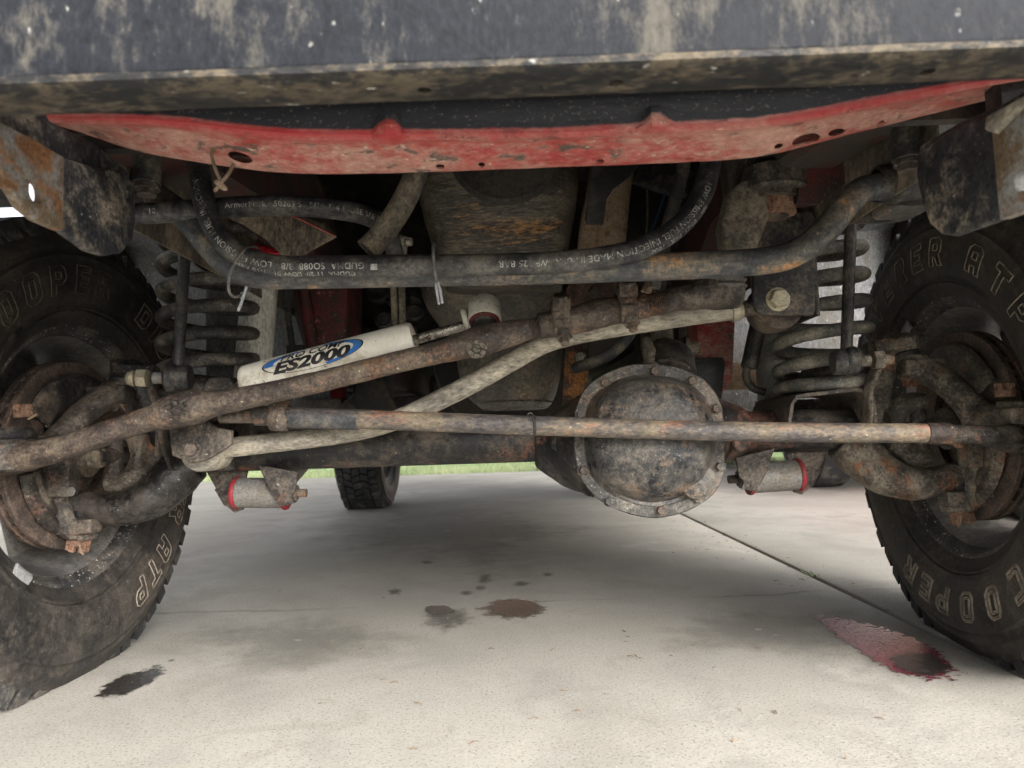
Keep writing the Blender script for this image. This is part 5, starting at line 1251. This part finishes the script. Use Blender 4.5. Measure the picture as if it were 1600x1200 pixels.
# ================================================================== STAINS, PAINTED SHADE AND LITTER ON THE CONCRETE
def blob(px, py, rx, ry, z, seed, jag=.25, n=72, rot=0.0):
    c = G(px, py); e1 = G(px+rx, py)-c; e2 = G(px, py-ry)-c; pts = []
    for k in range(n):
        a = 2*math.pi*k/n; w = 1+jag*noise.noise(Vector((math.cos(a)*1.6+seed*7.1, math.sin(a)*1.6, seed)))+jag*.5*noise.noise(Vector((math.cos(a)*5+seed*3.3, math.sin(a)*5, seed)))
        a2 = a
        x, y = math.cos(a2)*w, math.sin(a2)*w
        cr_, sr_ = math.cos(rot), math.sin(rot)
        pts.append(c+e1*(x*cr_-y*sr_*ry/rx)+e2*(x*sr_*rx/ry+y*cr_))
    return pts
def film(name, colA, colB, rough, cover, scale, soft=.25, bump=.4, gap=0.0):
    """thin film of oil, damp or painted shade: ragged see-through edge"""
    m = bpy.data.materials.new(name); m.use_nodes = True; N, L = m.node_tree.nodes, m.node_tree.links; bs = N['Principled BSDF']
    tc = N.new('ShaderNodeTexCoord')
    def nz(sc, det=6):
        n = N.new('ShaderNodeTexNoise'); n.inputs['Scale'].default_value = sc; n.inputs['Detail'].default_value = det; n.inputs['Roughness'].default_value = .68; L.new(tc.outputs['Object'], n.inputs[0]); return n.outputs['Fac']
    def mr(x, a, b, c=0., d=1.):
        r = N.new('ShaderNodeMapRange'); r.interpolation_type = 'SMOOTHSTEP'
        for i, q in enumerate((a, b, c, d)): r.inputs[i+1].default_value = q
        L.new(x, r.inputs[0]); return r.outputs[0]
    def mt(op, x, y):
        r = N.new('ShaderNodeMath'); r.operation = op
        for i, q in enumerate((x, y)):
            if isinstance(q, (int, float)): r.inputs[i].default_value = q
            else: L.new(q, r.inputs[i])
        return r.outputs[0]
    at = N.new('ShaderNodeAttribute'); at.attribute_name = 'edge'
    n1 = nz(scale); n2 = nz(scale*4)
    e = mt('ADD', at.outputs['Fac'], mt('MULTIPLY', mt('SUBTRACT', n1, .5), 1.1))
    al = mt('MULTIPLY', mr(e, .10, .10+soft), cover)
    if gap: al = mt('MULTIPLY', al, mr(n2, gap-.05, gap+.05, .15, 1))
    mx = N.new('ShaderNodeMix'); mx.data_type = 'RGBA'; L.new(mr(n2, .4, .62), mx.inputs[0]); mx.inputs[6].default_value = (*colA, 1); mx.inputs[7].default_value = (*colB, 1)
    L.new(mx.outputs[2], bs.inputs['Base Color']); bs.inputs['Roughness'].default_value = rough
    L.new(al, bs.inputs['Alpha'])
    bp = N.new('ShaderNodeBump'); bp.inputs['Strength'].default_value = bump; bp.inputs['Distance'].default_value = .002; L.new(n2, bp.inputs['Height']); L.new(bp.outputs[0], bs.inputs['Normal'])
    return m
FILM = dict(wet_oil=film('wet_oil', (.035,.029,.023), (.075,.063,.05), .3, .92, 40, .3), wet_dark=film('wet_dark', (.012,.010,.010), (.05,.043,.038), .24, 1.0, 70, .25, .8),
            red_fluid=film('red_fluid', (.20,.010,.035), (.11,.03,.045), .12, 1.0, 60, .12, .8, .42), old_stain=film('old_stain', (.10,.09,.075), (.17,.155,.13), .75, .6, 45, .7, .2), damp=film('damp', (.2,.19,.165), (.26,.25,.22), .6, .45, 14, .8, .2))  # the last film also draws a painted band of shade
def puddle(pts, z, th, mat, name):
    c = sum(pts, Vector())/len(pts); m = MB(); rows = []; ff = (1.0, .9, .75, .55, .3, .03)
    for f in ff: rows.append([c.lerp(p, f)+Vector((0,0,z+th*(1-f))) for p in pts+[pts[0]]])
    m.grid(rows); o = m.build(name, FILM[mat], sharp=80)
    at = o.data.attributes.new('edge', 'FLOAT', 'POINT'); n = len(pts)+1
    for i, f in enumerate(ff):
        for k in range(n): at.data[i*n+k].value = 1-f
    return o
def stain(px, py, rx, ry, mat, label, seed, cat='stain', th=.0008, jag=.3, rot=0.0, name='oil_shade_mark', z=.0012):
    o = puddle(blob(px, py, rx, ry, z, seed, jag, rot=rot), z, th, mat, name); o['label'] = label; o['category'] = cat; o['group'] = 'stains on the concrete'; return o
stain(806, 951, 60, 17, 'wet_oil', 'brown wet oil patch in the middle of the concrete', 1.3, 'oil patch')
stain(684, 954, 28, 9, 'wet_oil', 'small oval oil spot left of the brown oil patch', 2.1, 'oil spot', .0004)
stain(700, 966, 58, 22, 'old_stain', 'faded grey oil spot beside the small oval spot', 3.7, 'oil spot', .0002, z=.0006)
for i, (px, py, rx, ry, lab) in enumerate(((668,879,10,2.5,'tiny oil drop on the concrete below the track bar'), (758,902,9,4,'upper oil drop of the short trail behind the brown patch'), (757,908,10,3,'second oil drop of the short trail behind the brown patch'), (752,919,8,3,'third oil drop of the short trail behind the brown patch'), (729,927,9,3,'faint oil drop at the left of the short trail'), (814,912,11,3,'faint oil drop right of the short trail'), (856,898,7,2.5,'tiny oil drop near the differential side'), (617,925,9,4,'faint oil drop at the left end of the dark crack'))):
    stain(px, py, rx*1.6, ry*1.7, 'old_stain', lab, 5+i*1.7, 'oil drop', .0003, z=.0008)
def shape(px, grow):
    P = spline([G(*p) for p in px]+[G(*px[0])], 5)[:-1]; c = sum(P, Vector())/len(P)
    return [c+(p-c)*grow for p in P]
def pool(px, grow, z, mat, name, label):
    o = puddle(shape(px, grow), z, .0004, mat, name); tag(o, label, 'puddle', 'stains on the concrete'); return o
pool([(158,1086),(170,1068),(200,1056),(245,1046),(252,1052),(228,1070),(206,1080),(180,1089)], 1.35, .0012, 'wet_dark', 'puddle', 'dark glossy puddle beside the left tyre')
stain(268, 1033, 9, 3, 'old_stain', 'small dark drop above the puddle by the left tyre', 10.2, 'oil drop', .0003, rot=.2)
stain(243, 1042, 11, 3.5, 'old_stain', 'small grey smear between the left puddle and its drop', 10.9, 'oil drop', .0003, rot=.2)
pool([(1283,968),(1320,970),(1370,982),(1425,1000),(1462,1022),(1480,1046),(1440,1054),(1396,1046),(1352,1020),(1312,994)], 1.28, .0012, 'red_fluid', 'red_puddle', 'red fluid puddle beside the right tyre')
pool([(1388,1032),(1420,1022),(1455,1026),(1482,1044),(1462,1056),(1420,1052)], 1.3, .0022, 'wet_dark', 'puddle', 'black oily end of the red puddle by the right tyre')
for i, (px, py, rx, ry, lab) in enumerate(((700,830,230,36,'broad faint damp patch on the concrete behind the axle'), (1180,985,230,45,'broad painted band of shade left of the red puddle'), (480,1000,220,45,'broad faint damp patch right of the left tyre'))):  # middle one paints the shade under the car as a film
    stain(px, py, rx, ry, 'damp', lab, 21+i*2.3, 'damp patch', .0001, .5, z=.0003+i*.0001)
# dry needles and crumbs, scattered
rn = random.Random(11); lb = MB()
for i in range(90):
    if i < 50:
        t = rn.random(); p = Vector((JX+rn.gauss(-.05, .05), rn.uniform(.1, 1.6), .0015))
    else: p = G(rn.uniform(380, 1500), rn.uniform(860, 1190)); p.z = .0015
    a = rn.uniform(-.7, .7) if rn.random() < .7 else rn.uniform(0, 3.1); L = rn.uniform(.003, .014); w = rn.uniform(.0005, .0009)
    e = Vector((math.cos(a), math.sin(a), 0)); n_ = Vector((-math.sin(a), math.cos(a), 0))
    lb.tube([p, p+e*L*.5+n_*L*.08+Vector((0,0,.001)), p+e*L], [w, w, w*.4], 5)
o = lb.build('leaf_litter', 'straw'); tag(o, 'dry needles and crumbs scattered over the concrete and joint', 'litter', kind='stuff')
wd = MB(); 
for i in range(26):
    y = .56+rn.gauss(0, .02); p = Vector((JX+rn.gauss(0,.006), y, 0)); a = rn.uniform(0,6.28); L = rn.uniform(.006,.014); e = Vector((math.cos(a),math.sin(a),rn.uniform(.2,.6)))*L
    q = Vector((-math.sin(a), math.cos(a), 0))*L*.3
    wd.add([p, p+e*.5+q, p+e, p+e*.5-q], [[0,1,2,3]])
tag(wd.build('weed', 'grass_blade', normals=False), 'tiny green weed growing in the concrete joint', 'weed')

# ================================================================== BACKGROUND
hs2 = thing('brick_house', 'pale red brick house with white trim far behind the vehicle', 'house', (6, 24, 0))
MB().box((6, 25, 1.5), (18, 2, 3.1)).build('wall', 'brick_wall', hs2)
MB().prism([(-3.6,23.6,3.0),(-3.6,26.6,3.0),(-3.6,25.1,5.2)], (19.2,0,0)).build('roof', 'shingle', hs2)
MB().box((6, 23.75, 3.0), (19, .1, .25)).build('fascia', 'trim_white', hs2)
for x in (1.5, 4.8, 8.2, 11.5):
    f_ = MB().box((x, 23.97, 1.55), (1.5,.08,1.3)).build('window', 'trim_white', hs2); MB().box((x, 23.92, 1.55), (1.3,.04,1.1)).build('pane', 'glass_dark', f_)
MB().box((7.0, 23.96, 1.05), (.9,.1,2.1)).build('door', 'trim_white', hs2)
# neighbouring parked car, whose front tyre shows below the right axle end
pcx = 2.42
pc = thing('parked_car', 'silver car parked beyond the right wheel', 'car', (pcx, 4.2, 0))
side = [(2.0,.35),(2.02,.62),(2.15,.80),(3.05,.92),(3.75,1.38),(5.05,1.42),(5.85,1.02),(6.35,.98),(6.45,.60),(6.42,.35)]
MB().prism([(pcx-.78, y, z) for y, z in side], (1.56,0,0)).build('body', 'car_silver', pc, mods=[BEV(.06, 3)])
for x in (pcx-.785, pcx+.785):
    MB().prism([(x, y, z) for y, z in ((3.25,.98),(3.82,1.32),(4.95,1.35),(5.55,1.02))], (.012 if x > pcx else -.012,0,0)).build('side_window', 'glass_dark', pc)
MB().prism([(pcx-.62,3.10,.99),(pcx+.62,3.10,.99),(pcx+.58,3.70,1.37),(pcx-.58,3.70,1.37)], (0,-.03,.03)).build('windscreen', 'glass_dark', pc)
for x in (pcx-.55, pcx+.55): MB().lathe((x,2.03,.68), (0,-1,0), [(0,0),(0,.09),(.02,.085),(.03,0)], 20).build('headlight', 'trim_white', pc)
for x, sg in ((pcx-.66, -1), (pcx+.66, 1)):
    for y in (2.95, 5.55):
        tm = MB().lathe((x,y,.318), (1,0,0), [(-.105,.20),(-.115,.25),(-.105,.30),(-.085,.318),(0,.322),(.085,.318),(.105,.30),(.115,.25),(.105,.20)], 56)
        for v in tm.v: v.z = max(v.z, 0.001)
        tw_ = tm.build('tyre', 'tread_rubber', pc)
        MB().lathe((x,y,.318), (sg,0,0), [(-.09,.2),(.06,.19),(.07,.06),(.085,.05),(.085,0)], 40).build('rim', 'car_silver', tw_)
